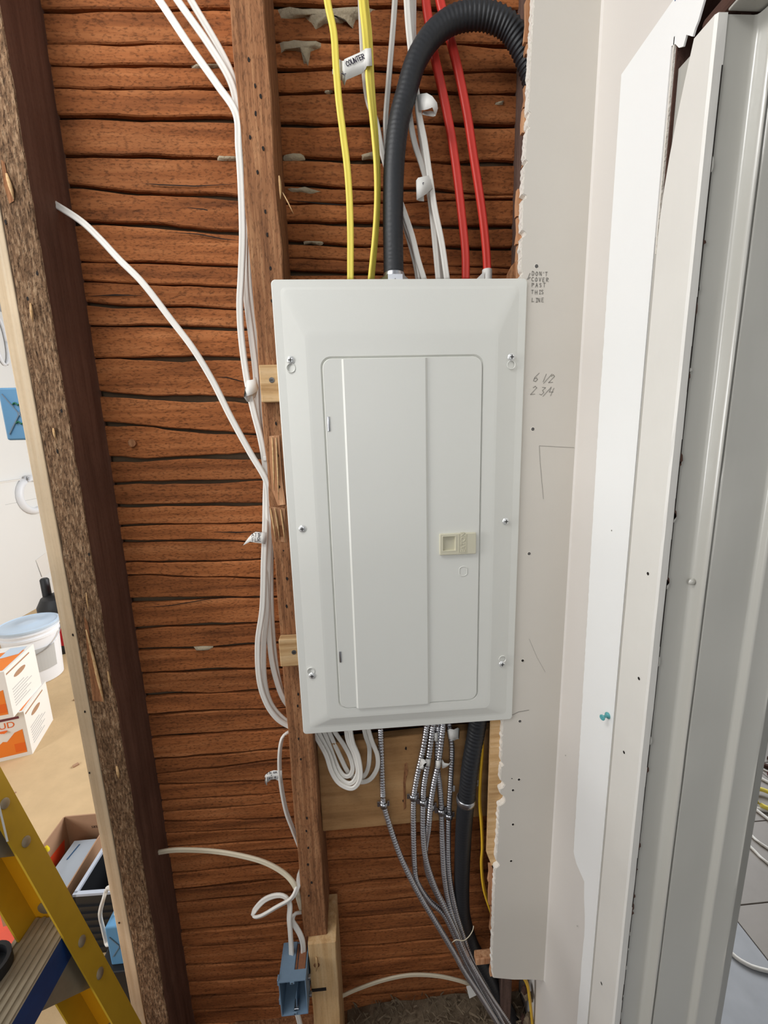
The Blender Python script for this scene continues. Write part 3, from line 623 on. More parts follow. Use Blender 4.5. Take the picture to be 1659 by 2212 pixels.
for y, z in ((-.203, 1.315), (-.19, 1.045), (-.205, 1.17), (-.188, .615)): lathe('nail_dent', (CX - .0003, y, z), [(.0022, 0), (.0016, .0002)], 'nail_hole', cas, 8, (-1, 0, 0))

jb = struct_empty('trim_3', 'grey painted door jamb with stepped stops')
JP = [(.294, -.110), (.2943, -.2215), (.321, -.2220), (.3238, -.2226), (.3252, -.2245), (.3260, -.2275), (.3266, -.2345), (.3276, -.2378), (.3290, -.2388), (.3304, -.2384), (.3311, -.2350), (.3322, -.2350), (.3329, -.2384), (.3345, -.2390), (.3850, -.2390), (.3872, -.2398), (.3884, -.2420), (.3890, -.2465), (.3900, -.2484), (.3920, -.2490), (.4165, -.2490), (.4186, -.2506), (.4206, -.2500), (.4216, -.2470), (.4235, -.110)]
V = []; Fc = []; nz = 50; m = len(JP)
for i in range(nz + 1):
    z = 1.886 * i / nz
    for k, (x, y) in enumerate(JP): V.append((x, y + .0005 * noise.noise((k * .9, z * 14, 3)), z))
    if i:
        for k in range(m): a = (i - 1) * m + k; b = (i - 1) * m + (k + 1) % m; Fc.append((a, b, b + m, a + m))
Fc += [tuple(range(m)), tuple(range(nz * m, nz * m + m))]
o = pyd('jamb_board', V, Fc, 'jamb_paint', jb); 
for p in o.data.polygons: p.use_smooth = True
o.data.set_sharp_from_angle(angle=0.9)
box('far_casing', (.424, -.232, 0), (.452, -.05, 1.95), 'jamb_paint', jb, bev=.002)
box('head_jamb', (.294, -1.1, 1.888), (.452, -.222, 1.93), 'jamb_paint', jb, bev=.001)
p = at(1494, 1257, -.226); lathe('paint_blob', p, [(.0042, 0), (.0036, .0018), (.0018, .003)], 'jamb_paint', jb, 12, (0, -1, 0))
# crumbling paint and brown chips along the crack between casing and jamb
for i in range(34):
    z = 0.45 + 1.35 * random.random(); w = random.uniform(.0008, .0030); h = random.uniform(.003, .016); dk = random.random() < .45
    prism('paint_chip', [(.2938, -.2226, z), (.2938 + w, -.2226, z + h * .3), (.2938 + w * .7, -.2226, z + h * .8), (.2938, -.2226, z + h)], (0, -.0004, 0), 'brown_core' if dk else 'jamb_paint', jb)
zz = .0
while zz < 1.84:
    h = random.uniform(.02, .09); w0, w1 = random.uniform(.0002, .0013), random.uniform(.0002, .0013)
    prism('crack', [(.2941 - w0, -.2224, zz), (.2944, -.2224, zz), (.2944, -.2224, min(1.86, zz + h)), (.2941 - w1, -.2224, min(1.86, zz + h))], (0, -.0003, 0), 'hole', jb); zz += h
box('crumbled_plaster', (.292, -.235, 1.889), (.36, -.19, 1.905), 'brown_core', cas, bev=.004)

# the rest of the room the photograph was taken in (behind and beside the camera)
box('near_wall_surface', (-3.4, -2.80, 0), (0.45, -2.72, 2.6), 'room_wall', struct_empty('wall_near', 'wall behind the camera'))
box('side_wall_surface', (-3.4, -2.8, 0), (-3.3, -0.25, 2.6), 'room_wall', struct_empty('wall_side', 'left wall of the near room'))
box('doorway_wall_surface', (WX, -2.8, 0), (WX + .12, -1.10, 2.6), 'room_wall', struct_empty('wall_doorway', 'wall on the near side of the doorway'))
box('over_door_surface', (WX, -1.10, 1.99), (WX + .12, -0.222, 2.6), 'room_wall', struct_empty('wall_over_door', 'wall above the doorway'))
box('ceiling_surface', (-3.4, -2.8, 2.6), (0.45, 4.6, 2.64), 'room_wall', struct_empty('ceiling', 'ceiling over both rooms'))

# room behind, seen through the open framing on the left -----------------------
wl = struct_empty('wall_left', 'white wall of the room behind the studs')
box('lower_wall', (-3.10, -0.3, 0.0), (-3.045, 4.6, 1.166), 'wall_white', wl)
box('upper_wall', (-3.12, -0.3, 1.176), (-3.066, 4.6, 2.6), 'wall_white', wl)
box('ledge', (-3.12, -0.3, 1.166), (-3.035, 4.6, 1.178), 'carton_white', wl, bev=.002)
box('seam', (-3.046, 3.0, 0.98), (-3.0445, 3.8, 0.983), 'grey_print', wl)
for (x0, y0, x1, y1) in ((77, 1210, 106, 1236), (99, 1262, 118, 1290)):
    a, b = atX(x0, y0, -3.043), atX(x1, y1, -3.043); prism('torn_paper', [(-3.043, a.y, a.z), (-3.043, b.y, a.z + .03), (-3.038, b.y + .01, b.z), (-3.038, a.y + .03, b.z - .01)], (.002, 0, 0), 'carton_white', wl)
box('wall_end', (-3.3, 4.5, 0), (1.6, 4.6, 2.6), 'wall_white', struct_empty('wall_far', 'far wall of the back room'))

# ------------------------------------------------------------------ electrical panel
pn = thing('electrical_panel', 'off-white steel breaker panel with its door closed', 'electrical panel', (0, 0, PZ - PH / 2))
def rr(x0, x1, z0, z1, r, seg=6):
    P = []
    for cx, cz, a0 in ((x1 - r, z1 - r, 0), (x0 + r, z1 - r, 90), (x0 + r, z0 + r, 180), (x1 - r, z0 + r, 270)):
        for k in range(seg + 1): a = math.radians(a0 + 90 * k / seg); P.append((cx + r * math.cos(a), cz + r * math.sin(a)))
    return P
def loops_mesh(name, loops, mat, parent, cap_first=False, cap_last=True):
    V = []; Fc = []; m = len(loops[0][0])
    for P, y in loops: V += [(x, y, z) for x, z in P]
    for i in range(len(loops) - 1):
        for k in range(m): a = i * m + k; b = i * m + (k + 1) % m; Fc.append((a, b, b + m, a + m))
    if cap_last: Fc.append(tuple(range((len(loops) - 1) * m, len(loops) * m)))
    if cap_first: Fc.append(tuple(range(m)))
    return pyd(name, V, Fc, mat, parent)
x0, x1, z0, z1 = -PW / 2, PW / 2, PZ - PH / 2, PZ + PH / 2
dl = at(697, 1000, -.008).x; dTL = at(697, 790, -.008); dBR = at(1033, 1480, -.008)
DX0 = (at(697, 830, -.008).x + at(733, 1480, -.008).x) / 2; DX1 = (at(1039.5, 830, -.008).x + at(1030.5, 1480, -.008).x) / 2
DZ1 = (at(800, 772, -.008).z + at(1000, 770, -.008).z) / 2; DZ0 = (at(790, 1521, -.008).z + at(1000, 1515.5, -.008).z) / 2
g = 0.0016
L = [(rr(x0 + .001, x1 - .001, z0 + .001, z1 - .001, .006), 0.0018), (rr(x0, x1, z0, z1, .0065), 0.0006), (rr(x0, x1, z0, z1, .0065), -0.0004), (rr(x0 + .0012, x1 - .0012, z0 + .0012, z1 - .0012, .006), -.0014),
     (rr(x0 + .013, x1 - .013, z0 + .013, z1 - .011, .008), -.0022), (rr(x0 + .017, x1 - .017, z0 + .017, z1 - .015, .008), -.0030),
     (rr(x0 + .046, x1 - .046, z0 + .034, z1 - .075, .012), -.0086), (rr(x0 + .050, x1 - .050, z0 + .038, z1 - .080, .012), -.0088),
     (rr(DX0 - .0026, DX1 + .0026, DZ0 - .0022, DZ1 + .0026, .016), -.0088), (rr(DX0 - .0018, DX1 + .0018, DZ0 - .0016, DZ1 + .0018, .0155), -.0078), (rr(DX0, DX1, DZ0, DZ1, .0145), -.0060)]
loops_mesh('cover', L, 'panel', pn)
box('enclosure', (-0.176, 0.0005, z0 + .012), (0.166, 0.092, z1 - .012), 'panel_box', pn, bev=.002)
dr = loops_mesh('door', [(rr(DX0 + .0010, DX1 - .0010, DZ0 + .0008, DZ1 - .0010, .0140), -.0062), (rr(DX0 + .0004, DX1 - .0002, DZ0 + .0002, DZ1 - .0004, .0145), -.0088), (rr(DX0 + .0012, DX1 - .0008, DZ0 + .0010, DZ1 - .0012, .014), -.0098)], 'panel', pn)
cx0 = at(743, 1000, -.0115).x; cx1 = (at(921, 800, -.0115).x + at(926, 1480, -.0115).x) / 2; cx0 = (at(743, 830, -.0115).x + at(769, 1480, -.0115).x) / 2
V = []; prof = [(cx0 - .0016, -.0096), (cx0 + .0016, -.0126), (cx1 - .0018, -.0126), (cx1 + .0022, -.0096)]
for z in (DZ0 - .0004, DZ1 - .0022): V += [(x, y, z) for x, y in prof]
pyd('raised_centre', V, [(0, 1, 5, 4), (1, 2, 6, 5), (2, 3, 7, 6), (0, 1, 2, 3), (4, 5, 6, 7), (0, 3, 7, 4)], 'panel', dr)
def pscrew(px, py, Y, keyhole=None):
    p = at(px, py, Y)
    s = lathe('cover_screw', p, [(.0060, 0.0), (.0062, .0008), (.0052, .0022), (.0030, .0030)], 'screw', pn, 18, (0, -1, 0))
    for w, h in ((.0032, .0006), (.0006, .0032)): box('cross_slot', p + Vector((-w, -.0033, -h)), p + Vector((w, -.0028, h)), 'nail_hole', s)
    if keyhole:
        q = at(*keyhole, Y - .0009); r = .0072; V = []; Fc = []
        for rad, dy in ((r, .0016), (r - .0002, -.0007), (r - .0012, -.0007), (r - .0014, .0012)):
            for k in range(20): a = k * math.tau / 20; V.append(q + Vector((rad * math.cos(a), dy, rad * math.sin(a))))
        for i in range(3):
            for k in range(20): a = i * 20 + k; b = i * 20 + (k + 1) % 20; Fc.append((a, b, b + 20, a + 20))
        pyd('keyhole_rim', V, Fc, 'panel', pn, smooth=True)
ys = lambda x: -.0030 - .0056 * max(0, min(1, (min(x - x0, x1 - x) - .017) / .029))
for px, py, kh in ((628, 778, (628.5, 795)), (1104.5, 771.5, (1104.5, 788)), (653, 1142, None), (1092.5, 1126, None), (674, 1459, (671.5, 1450)), (1084.5, 1434, (1085.5, 1424))):
    Y = ys(at(px, py, -.005).x) - .0002; pscrew(px, py, Y, kh)
for px, py, h in ((710.5, 916, .0165), (735.5, 1418, .0145)):
    p = at(px, py, -.0085); hg = lathe('hinge', p - Vector((0, 0, h / 2 + .003)), [(.0024, 0), (.0026, .001), (.0026, h + .005), (.0024, h + .006)], 'steel', pn, 12)
    box('hinge_leaf', p + Vector((.0015, .0008, -h / 2)), p + Vector((.0045, .0022, h / 2)), 'panel_box', hg)
# latch
la_, lb_ = at(949, 1198, -.0098), at(1027, 1149.5, -.0098); a, b = at(957, 1190, -.0146), at(984, 1158.5, -.0146)
lt = loops_mesh('latch', [(rr(la_.x, lb_.x, la_.z, lb_.z, .0012, 2), -.0096), (rr(la_.x, lb_.x, la_.z, lb_.z, .0012, 2), -.0140), (rr(la_.x + .0008, lb_.x - .0008, la_.z + .0008, lb_.z - .0008, .0012, 2), -.0148),
     (rr(a.x - .0014, b.x + .0014, a.z - .0014, b.z + .0014, .001, 2), -.0148), (rr(a.x - .0010, b.x + .0010, a.z - .0010, b.z + .0010, .001, 2), -.0153), (rr(a.x, b.x, a.z, b.z, .0008, 2), -.0150), (rr(a.x + .0006, b.x - .0006, a.z + .0006, b.z - .0006, .0006, 2), -.0106)], 'latch', dr)
for px in (991, 1006.5): q = at(px, 1194, -.0146); r = at(px, 1153, -.0146); box('rib', (q.x - .0004, -.0154, q.z), (q.x + .0004, -.0146, r.z), 'latch', lt)
font_text('embossed_letters', 'EATON', at(1004.5, 1194, -.0149), (0, 0, 1), (-1, 0, 0), .0108, 'latch', lt, .0006)
q = at(1000.5, 1234, -.0099); V = []; Fc = []
for sc_, dy in ((1.0, 0.0003), (.97, -.0006), (.88, -.0006), (.85, .0003)):
    for k in range(24):
        a = k * math.tau / 24; V.append(q + Vector((max(-.0072, min(.0072, .0092 * math.cos(a))) * sc_, dy, .0092 * math.sin(a) * sc_)))
for i in range(3):
    for k in range(24): a = i * 24 + k; b = i * 24 + (k + 1) % 24; Fc.append((a, b, b + 24, a + 24))
pyd('knockout_rim', V, Fc, 'panel', dr, smooth=True)

# ------------------------------------------------------------------ conduits
ctop = [(851, 604), (850, 570), (849, 470), (851, 362), (860, 271), (877, 203), (898, 134), (931, 80), (971, 47, .058), (1014, 34, .056), (1057, 36, .055), (1096, 56, .055), (1121, 90, .056), (1139, 130, .058), (1152, 172, .060), (1162, 230, .064)]
cp = spline(pts(ctop, .060), .0012); ncp = len(cp)
uc = thing('flexible_conduit', 'thick black flexible conduit arching from the panel top behind the drywall', 'conduit', tuple(cp[0]))
def rib(i, t):
    amp = .00010 + .0008 * max(0, min(1, (t - .62) / .12)); return .0163 + amp * math.sin(i * math.tau / 5.5)
V, Fc = sweep_data(cp, ROUND16, rib); pyd('conduit_body', V, Fc, 'black_pipe', uc, smooth=True)
q = at(851, 596, .060)
cn = lathe('connector', q - Vector((0, 0, .016)), [(.0205, 0), (.0205, .006), (.0188, .008), (.0180, .016), (.0172, .019)], 'steel', uc, 20)
V = [q + Vector((.0235 * math.cos(a), .0235 * math.sin(a), h)) for h in (-.012, -.004) for a in [k * math.tau / 6 for k in range(6)]]
pyd('lock_nut', V, [(i, (i + 1) % 6, 6 + (i + 1) % 6, 6 + i) for i in range(6)] + [tuple(range(6)), tuple(range(6, 12))], 'steel', cn)
clow = [(1034, 1540, .036), (1030, 1573, .036), (1016, 1654, .034), (1009, 1716, .035), (1003, 1770, .042), (999, 1847, .055), (997, 1924, .066), (1001, 1982, .072), (1018, 2040, .074), (1045, 2090, .072), (1080, 2156, .07), (1111, 2212, .068), (1150, 2290, .066)]
cp = spline([at(x, y, Y) for x, y, Y in clow], .0014)
lc = thing('flexible_conduit', 'thick black flexible conduit dropping below the panel behind the armoured cables', 'conduit', tuple(cp[-1]))
V, Fc = sweep_data(cp, ROUND16, lambda i, t: .0172 + (.00030 if t < .2 else .00008) * math.sin(i * math.tau / 5.5)); pyd('conduit_body', V, Fc, 'black_pipe', lc, smooth=True)
q = at(1007, 1727, .038); cl = thing('conduit_clamp', 'shiny steel strap clamp around the lower black conduit', 'clamp', tuple(q))
V = []; Fc = []; d = (at(1003, 1770, .042) - at(1009, 1716, .035)).normalized()
for rad, hh in ((.0182, -.007), (.0194, -.007), (.0194, -.0045), (.0202, -.003), (.0202, .003), (.0194, .0045), (.0194, .007), (.0182, .007)):
    for k in range(28): a = k * math.tau / 28; V.append(q + Vector((rad * math.cos(a), rad * math.sin(a), 0)) + d * hh)
for i in range(7):
    for k in range(28): a = i * 28 + k; b = i * 28 + (k + 1) % 28; Fc.append((a, b, b + 28, a + 28))
pyd('strap_ring', V, Fc, 'steel', cl, smooth=True)
for sx in (-1, 1):
    e = q + Vector((.026 * sx, .021, .012 + .004 * sx)); f_ = box('strap_ear', e - Vector((.0075, .001, .007)), e + Vector((.0075, .001, .007)), 'screw', cl, bev=.0008)
    lathe('ear_hole', e + Vector((.001 * sx, -.0011, 0)), [(.0026, 0), (.0024, .0003)], 'hole', f_, 10, (0, -1, 0))

# ------------------------------------------------------------------ cables above the panel
def cable(label, lst, Y, mat='nm_white', w=.0054, prof=FLAT, name='cable', cat='cable', group=None, twist=None, step=.005):
    P = pts(lst, Y); t = thing(name, label, cat, tuple(P[0]), group)
    b = tube('sheath', P, w, mat, t, prof=prof, step=step, twist=twist); return t
y1 = cable('single yellow cable entering the panel top at the left', [(699, -90), (707, 0), (721, 72), (726, 145), (732, 217), (741, 289), (750, 362), (755, 434), (757, 506), (757, 560), (757, 606)], .045, 'nm_yellow', .0052)
y2 = cable('yellow cable with the COUNTER tape flag', [(776, -90), (782, 0), (789, 72), (797, 181), (807, 289), (812, 362), (813, 434), (809, 506), (799, 606)], .050, 'nm_yellow', .0050, twist=lambda t: 1.15 * min(1, max(0, (t - .15) * 2.2)))
y3 = cable('yellow cable running just behind the flagged yellow cable', [(783, -90), (789, 0), (797, 72), (803, 181), (812, 289), (817, 362), (817, 434), (813, 506), (804, 606)], .058, 'nm_yellow', .0048, twist=lambda t: 1.1 * min(1, max(0, (t - .15) * 2.2)))
wA = cable('white cable slanting from the yellow pair behind the black conduit', [(777, -80), (781, 40), (786, 140), (795, 217), (812, 262), (826, 330), (845, 392), (866, 440), (889, 506), (903, 561), (917, 606)], .072, 'nm_white', .0047)
wB = cable('thin white cable left of the black conduit', [(857, -90), (853, 0), (848, 72), (839, 181), (833, 271), (838, 350), (856, 420), (878, 490), (897, 545), (908, 606)], .078, 'nm_white', .0046, twist=lambda t: .6)
wC = cable('white cable right of the conduit carrying the curled upper flag', [(876, -90), (879, 0), (884, 72), (894, 160), (900, 203), (906, 253), (917, 307), (928, 380), (939, 452), (954, 524), (966, 606)], .070, 'nm_white', .0050)
wD = cable('white cable right of the conduit carrying the torn lower flag', [(884, -90), (887, 0), (889, 72), (884, 170), (884, 240), (895, 307), (913, 362), (927, 416), (936, 488), (947, 606)], .080, 'nm_white', .0048)
wE = cable('white cable squeezed between its two white neighbours above the panel', [(891, -90), (893, 0), (893, 72), (897, 180), (905, 260), (913, 320), (924, 392), (934, 452), (946, 530), (957, 606)], .088, 'nm_white', .0046)
wF = cable('white cable closest to the conduit foot above the panel', [(838, 300), (850, 400), (868, 462), (884, 520), (897, 570), (903, 606)], .086, 'nm_white', .0044)
r1 = cable('left one of the two thick red cables', [(914, -90), (920, 0), (926, 47), (938, 119), (956, 199), (974, 289), (985, 362), (996, 452), (1005, 543), (1006, 606)], .088, 'red', .0068, prof=[(u, v * 1.35) for u, v in FLAT])
r2 = cable('right one of the two thick red cables', [(935, -90), (950, 0), (962, 45), (974, 90), (992, 163), (1010, 253), (1021, 325), (1038, 434), (1047, 506), (1052, 570), (1052, 606)], .086, 'red', .0068, prof=[(u, v * 1.35) for u, v in FLAT])
q = at(1052, 594, .086); tp = lathe('tape_wrap', q - Vector((0, 0, .01)), [(.0085, 0), (.0085, .018), (.007, .019)], 'tape', r2, 14); prism('tape_tail', [at(x, y, .078) for x, y in ((1046, 586), (1028, 604), (1046, 604))], (0, .0006, 0), 'tape', tp)
# tape flags
def ribbon(name, rows, mat, parent, th=.0004):
    """rows of (top, bottom) points -> thin curled tape"""
    V = []; Fc = []
    for a, b in rows: V += [a, b]
    n = len(rows)
    for i in range(n - 1): Fc.append((2 * i, 2 * i + 1, 2 * i + 3, 2 * i + 2))
    o = pyd(name, V, Fc, mat, parent, smooth=True, fix=False); md = o.modifiers.new('thickness', 'SOLIDIFY'); md.thickness = th; md.offset = 0
    return o
def rowpx(l): return [(at(x0, y0, Y), at(x1, y1, Y)) for x0, y0, x1, y1, Y in l]
fg = ribbon('tape_flag', rowpx([(802, 104, 804, 142, .056), (800, 104, 803, 142, .0415), (789, 105, 792, 143, .0410), (786, 108, 790, 149, .046), (780, 112, 783, 158, .047), (744, 128, 748, 173, .046), (742, 132, 744, 186, .044), (738, 131, 739, 174, .049), (733, 128, 731, 170, .057), (718, 150, 718, 160, .064)]), 'tape', y2)
P = at(750, 141, .0462); Q = at(784, 126, .0462); u = (Q - P).normalized(); v = u.cross(Vector((0, 1, 0))) * -1
if v.z < 0: v = -v
ink('handwriting', ['COUNTER'], at(749, 143, .0450), u, v, .0062, 'ink', fg, w=.0011, wob=.08, gap=.68)
ink('handwriting', ['K'], at(745, 164, .0440), Vector((.5, 0, .85)), Vector((-.85, 0, .5)), .006, 'ink', fg, w=.001)
f2 = ribbon('tape_flag', rowpx([(900, 206, 904, 238, .064), (908, 203, 911, 238, .062), (922, 201, 916, 238, .056), (934, 208, 924, 236, .050), (944, 222, 934, 232, .050), (946, 234, 941, 250, .054), (942, 242, 936, 252, .060), (930, 240, 922, 250, .064), (914, 241, 912, 247, .065)]), 'tape', wC)
f3 = ribbon('tape_flag', rowpx([(934, 398, 936, 408, .074), (926, 379, 934, 406, .064), (912, 382, 920, 420, .061), (903, 384, 906, 428, .056), (899, 390, 900, 432, .058), (904, 396, 906, 434, .066), (914, 394, 916, 435, .068)]), 'tape', wD)
ink('handwriting', ['K'], at(914, 399, .0600), Vector((.3, 0, .9)), Vector((-.9, 0, .3)), .006, 'ink', f3, w=.0012)

# ------------------------------------------------------------------ cables in the left bay
gB = 'white cables along the centre stud'
cB = cable('leftmost white cable bowing out from the stud top in the left bay', [(300, -60, .05), (344, 0, .048), (409, 98, .042), (470, 184, .034), (510, 246, .026), (516, 320, .024), (521, 398, .026), (524, 506, .03), (521, 597, .036), (518, 660, .038), (522, 734, .038), (534, 822, .034), (548, 888, .032), (563, 946, .032), (571, 990, .034), (575, 1030, .036), (574, 1080, .04), (573, 1139, .04), (570, 1216, .04), (567, 1312, .04), (557, 1389, .042), (560, 1466, .044), (575, 1517, .048), (598, 1551, .052), (624, 1568, .056), (648, 1576, .06)], .04, w=.0053)
cC = cable('middle white cable coming down to the centre stud from the ceiling', [(345, -60, .055), (383, 0, .052), (452, 98, .048), (500, 181, .042), (515, 260, .040), (524, 360, .046), (530, 450, .05), (529, 560, .05), (532, 637, .05), (544, 734, .048), (553, 811, .046), (556, 888, .046), (567, 960, .046), (576, 1010, .048), (581, 1080, .05), (577, 1139, .05), (573, 1216, .05), (577, 1312, .05), (570, 1389, .052), (571, 1466, .054), (585, 1520, .058), (616, 1556, .06), (648, 1570, .064)], .05, w=.0052)
cD = cable('rightmost white cable coming down to the centre stud from the ceiling', [(378, -60, .06), (412, 0, .058), (470, 98, .054), (500, 160, .05), (511, 210, .05), (520, 300, .056), (530, 420, .062), (538, 599, .064), (548, 690, .064), (557, 776, .062), (562, 860, .06), (572, 950, .06), (580, 1010, .06), (586, 1090, .062), (587, 1158, .062), (585, 1235, .062), (587, 1331, .062), (595, 1428, .064), (608, 1493, .068), (622, 1524, .07), (646, 1545, .074)], .06, w=.0050)
cA = cable('long white cable sagging from a hole in the left stud to the centre stud', [(96, 425, .086), (112, 437, .080), (174, 477, .068), (217, 517, .061), (258, 561, .055), (309, 612, .049), (370, 691, .043), (417, 753, .038), (459, 822, .036), (498, 900, .033), (540, 977, .029), (574, 1036, .026), (581, 1080, .030), (582, 1158, .046), (579, 1293, .052), (585, 1409, .056), (600, 1478, .06), (618, 1518, .064), (644, 1540, .07)], .04, w=.0052)
st = thing('cable_staple', 'white plastic staple holding the cables on the centre stud', 'staple', tuple(at(573, 990, .034)))
box('bridge', at(569, 996, .030) , at(578, 985, .040), 'tape', st, bev=.001)
p = at(575, 990, .03); box('nail_head', p + Vector((.0035, -.002, -.0015)), p + Vector((.0055, 0, .0015)), 'screw', st, bev=.0004)
t1 = ribbon('tape_flag', rowpx([(553, 815, 558, 838, .030), (546, 820, 556, 845, .026), (533, 822, 545, 852, .024), (529, 835, 527, 858, .023), (537, 845, 534, 868, .026), (545, 850, 541, 868, .032), (557, 842, 552, 858, .034)]), 'tape', cB)
t2 = ribbon('tape_flag', rowpx([(575, 1150, 573, 1176, .034), (566, 1150, 566, 1174, .033), (552, 1149, 550, 1172, .035), (545, 1153, 540, 1170, .04), (538, 1160, 533, 1174, .043), (529, 1172, 525, 1178, .046)]), 'tape', cB)
ink('handwriting', ['ATIF', 'FLR'], at(544, 1160, .0325), Vector((1, 0, -.02)), Vector((0, 0, 1)), .0066, 'ink', t2, w=.0008, wob=.08, gap=.72, lead=1.35)
cE = cable('short white cable with a dining room tape flag bowing off the stud', [(645, 1574, .06), (624, 1581, .05), (610, 1594, .042), (604, 1632, .038), (606, 1685, .036), (617, 1747, .036), (632, 1789, .04), (650, 1835, .05)], .04, w=.0050, twist=lambda t: 1.1)
cE['label'] = 'short white cable with a written tape flag bowing off the lower stud'
t3 = ribbon('tape_flag', rowpx([(609, 1664, 609, 1692, .034), (602, 1665, 604, 1688, .033), (592, 1664, 595, 1683, .033), (582, 1667, 586, 1684, .035), (573, 1674, 578, 1690, .040), (572, 1678, 573, 1693, .041), (576, 1680, 577, 1697, .038)]), 'tape', cE)
ink('handwriting', ['DIN RM', '  +', 'DRY R.2'], at(577, 1673, .0322), Vector((1, 0, .03)), Vector((0, 0, 1)), .0046, 'ink', t3, w=.0007, wob=.1, gap=.74, lead=1.2)
cF = cable('cream white cable arching from the left stud and looping down into the box', [(325, 1846, .085), (343, 1841, .08), (386, 1836, .07), (463, 1839, .055), (532, 1851, .042), (579, 1866, .034), (617, 1889, .028), (638, 1915, .022), (645, 1940, .03), (652, 1965, .04)], .04, 'nm_cream', .0054)
cF['label'] = 'cream cable arching low across the left bay from the left stud'
cG = cable('white cable twisted into a flat open loop above the blue box', [(655, 1870, .05), (647, 1890, .035), (643, 1915, .022), (630, 1940, .012), (598, 1959, .006), (565, 1978, .004), (549, 1980, .008), (550, 1967, .016), (571, 1944, .022), (598, 1934, .022), (617, 1938, .018), (626, 1955, .014), (625, 1985, .012), (627, 2013, .012), (629, 2044, .014), (630, 2075, .016)], .02, w=.0054, twist=lambda t: .5 * math.sin(t * 6))
cH = cable('short white cable bent from behind the stud into the blue box', [(668, 1968, .06), (654, 1971, .04), (638, 1974, .030), (631, 1988, .022), (641, 2005, .018), (650, 2022, .016), (655, 2042, .016), (655, 2072, .018)], .02, w=.0054, twist=lambda t: .3)
cI = cable('white cable leaving the bottom of the blue box', [(637, 2172, -.006), (643, 2192, -.004), (648, 2212, 0), (655, 2245, .0), (661, 2300, .005)], 0, w=.0052)

# ------------------------------------------------------------------ white loops below the panel
def loop(label, l): return cable(label, l, .045, w=.0046, step=.004)
loop('outermost and lowest white cable loop hanging below the panel', [(668, 1566, .05), (683, 1592, .05), (704, 1630, .046), (716, 1666, .042), (732, 1691, .038), (756, 1703, .034), (771, 1696, .032), (779, 1674, .032), (774, 1635, .034), (762, 1604, .038), (756, 1572, .042)])
loop('second white cable loop nested inside the lowest loop', [(680, 1562, .058), (692, 1590, .056), (711, 1628, .052), (724, 1664, .047), (740, 1686, .042), (757, 1692, .038), (768, 1682, .036), (773, 1662, .036), (765, 1628, .04), (752, 1600, .044), (747, 1570, .05)])
loop('small inner white cable loop below the panel left of the others', [(690, 1562, .064), (703, 1588, .062), (718, 1628, .058), (731, 1660, .052), (744, 1676, .047), (757, 1674, .044), (762, 1658, .044), (756, 1634, .048), (742, 1608, .052), (724, 1582, .056), (714, 1562, .06)])
loop('slack white cable crossing behind the nested loops', [(702, 1560, .068), (716, 1592, .066), (735, 1634, .06), (752, 1668, .056), (770, 1686, .053), (786, 1689, .050), (802, 1681, .047), (815, 1658, .045), (815, 1631, .046), (803, 1600, .05), (793, 1566, .054)])
loop('short white cable loop beside the single armoured cable', [(740, 1640, .068), (756, 1668, .064), (772, 1680, .061), (786, 1677, .059), (796, 1654, .057), (798, 1616, .057), (790, 1590, .058), (784, 1562, .06)])

# ------------------------------------------------------------------ armoured cables
def armoured(label, l, Y, strap=None):
    P = spline([at(p[0], p[1], p[2] if len(p) > 2 else Y) for p in l], .0015)
    t = thing('armoured_cable', label, 'armoured cable', tuple(P[-1]), 'armoured cables below the panel')
    V, Fc = sweep_data(P, [(math.cos(k * math.tau / 9), math.sin(k * math.tau / 9)) for k in range(9)], lambda i, tt: (.0047, .0062, .0063, .0049)[i % 4]); pyd('metal_armour', V, Fc, 'armor', t, smooth=True)
    if strap:
        q = at(*strap[:3]); s = thing('cable_strap', strap[3], 'strap', tuple(q))
        V = []; Fc = []
        for hh in (-.006, .006):
            for k in range(13): a = math.pi + math.pi * k / 12; V.append(q + Vector((.0072 * math.cos(a), .0072 * math.sin(a), hh)))
        for k in range(12): Fc.append((k, k + 1, k + 14, k + 13))
        o = pyd('strap_bow', V, Fc, 'steel', s, smooth=True, fix=False); md = o.modifiers.new('thickness', 'SOLIDIFY'); md.thickness = .0009; md.offset = 1
        box('strap_foot', q + Vector((-.0135, .0, -.006)), q + Vector((-.0068, .0016, .006)), 'steel', s, bev=.0004); box('strap_foot', q + Vector((.0068, .0, -.006)), q + Vector((.012, .0016, .006)), 'steel', s, bev=.0004)
    return t
B6 = .0555
m1 = armoured('single armoured cable hanging apart on the left', [(822, 1545), (822, 1573), (824, 1635), (827, 1716), (829, 1739), (845, 1793, .052), (864, 1847, .048), (887, 1897, .044), (910, 1940, .042), (945, 1998, .040), (980, 2056, .040), (1003, 2098, .040), (1038, 2152, .042), (1076, 2212, .044), (1130, 2300, .05)], B6, (829, 1737, B6, 'steel strap on the single armoured cable at the left'))
m2 = armoured('leftmost armoured cable of the bunch of five', [(926, 1545), (922, 1566), (914, 1616), (899, 1685), (893, 1731), (893, 1793), (895, 1866), (901, 1905), (926, 1944, .06), (957, 1973, .062), (980, 2017, .06), (999, 2063, .058), (1026, 2117, .056), (1057, 2171, .056), (1084, 2216, .056), (1140, 2300, .06)], B6, (893, 1720, B6, 'highest steel strap, leftmost of the five on the board'))
m3 = armoured('second armoured cable of the bunch of five from the left', [(938, 1545), (935, 1566), (926, 1635), (916, 1693), (914, 1731), (914, 1801), (920, 1855), (937, 1909), (960, 1959, .050), (983, 2008, .048), (1003, 2056, .048), (1032, 2112, .05), (1066, 2172, .052), (1094, 2220, .054), (1150, 2300, .06)], B6 - .001, (914, 1731, B6, 'second steel strap from the left in the row of five'))
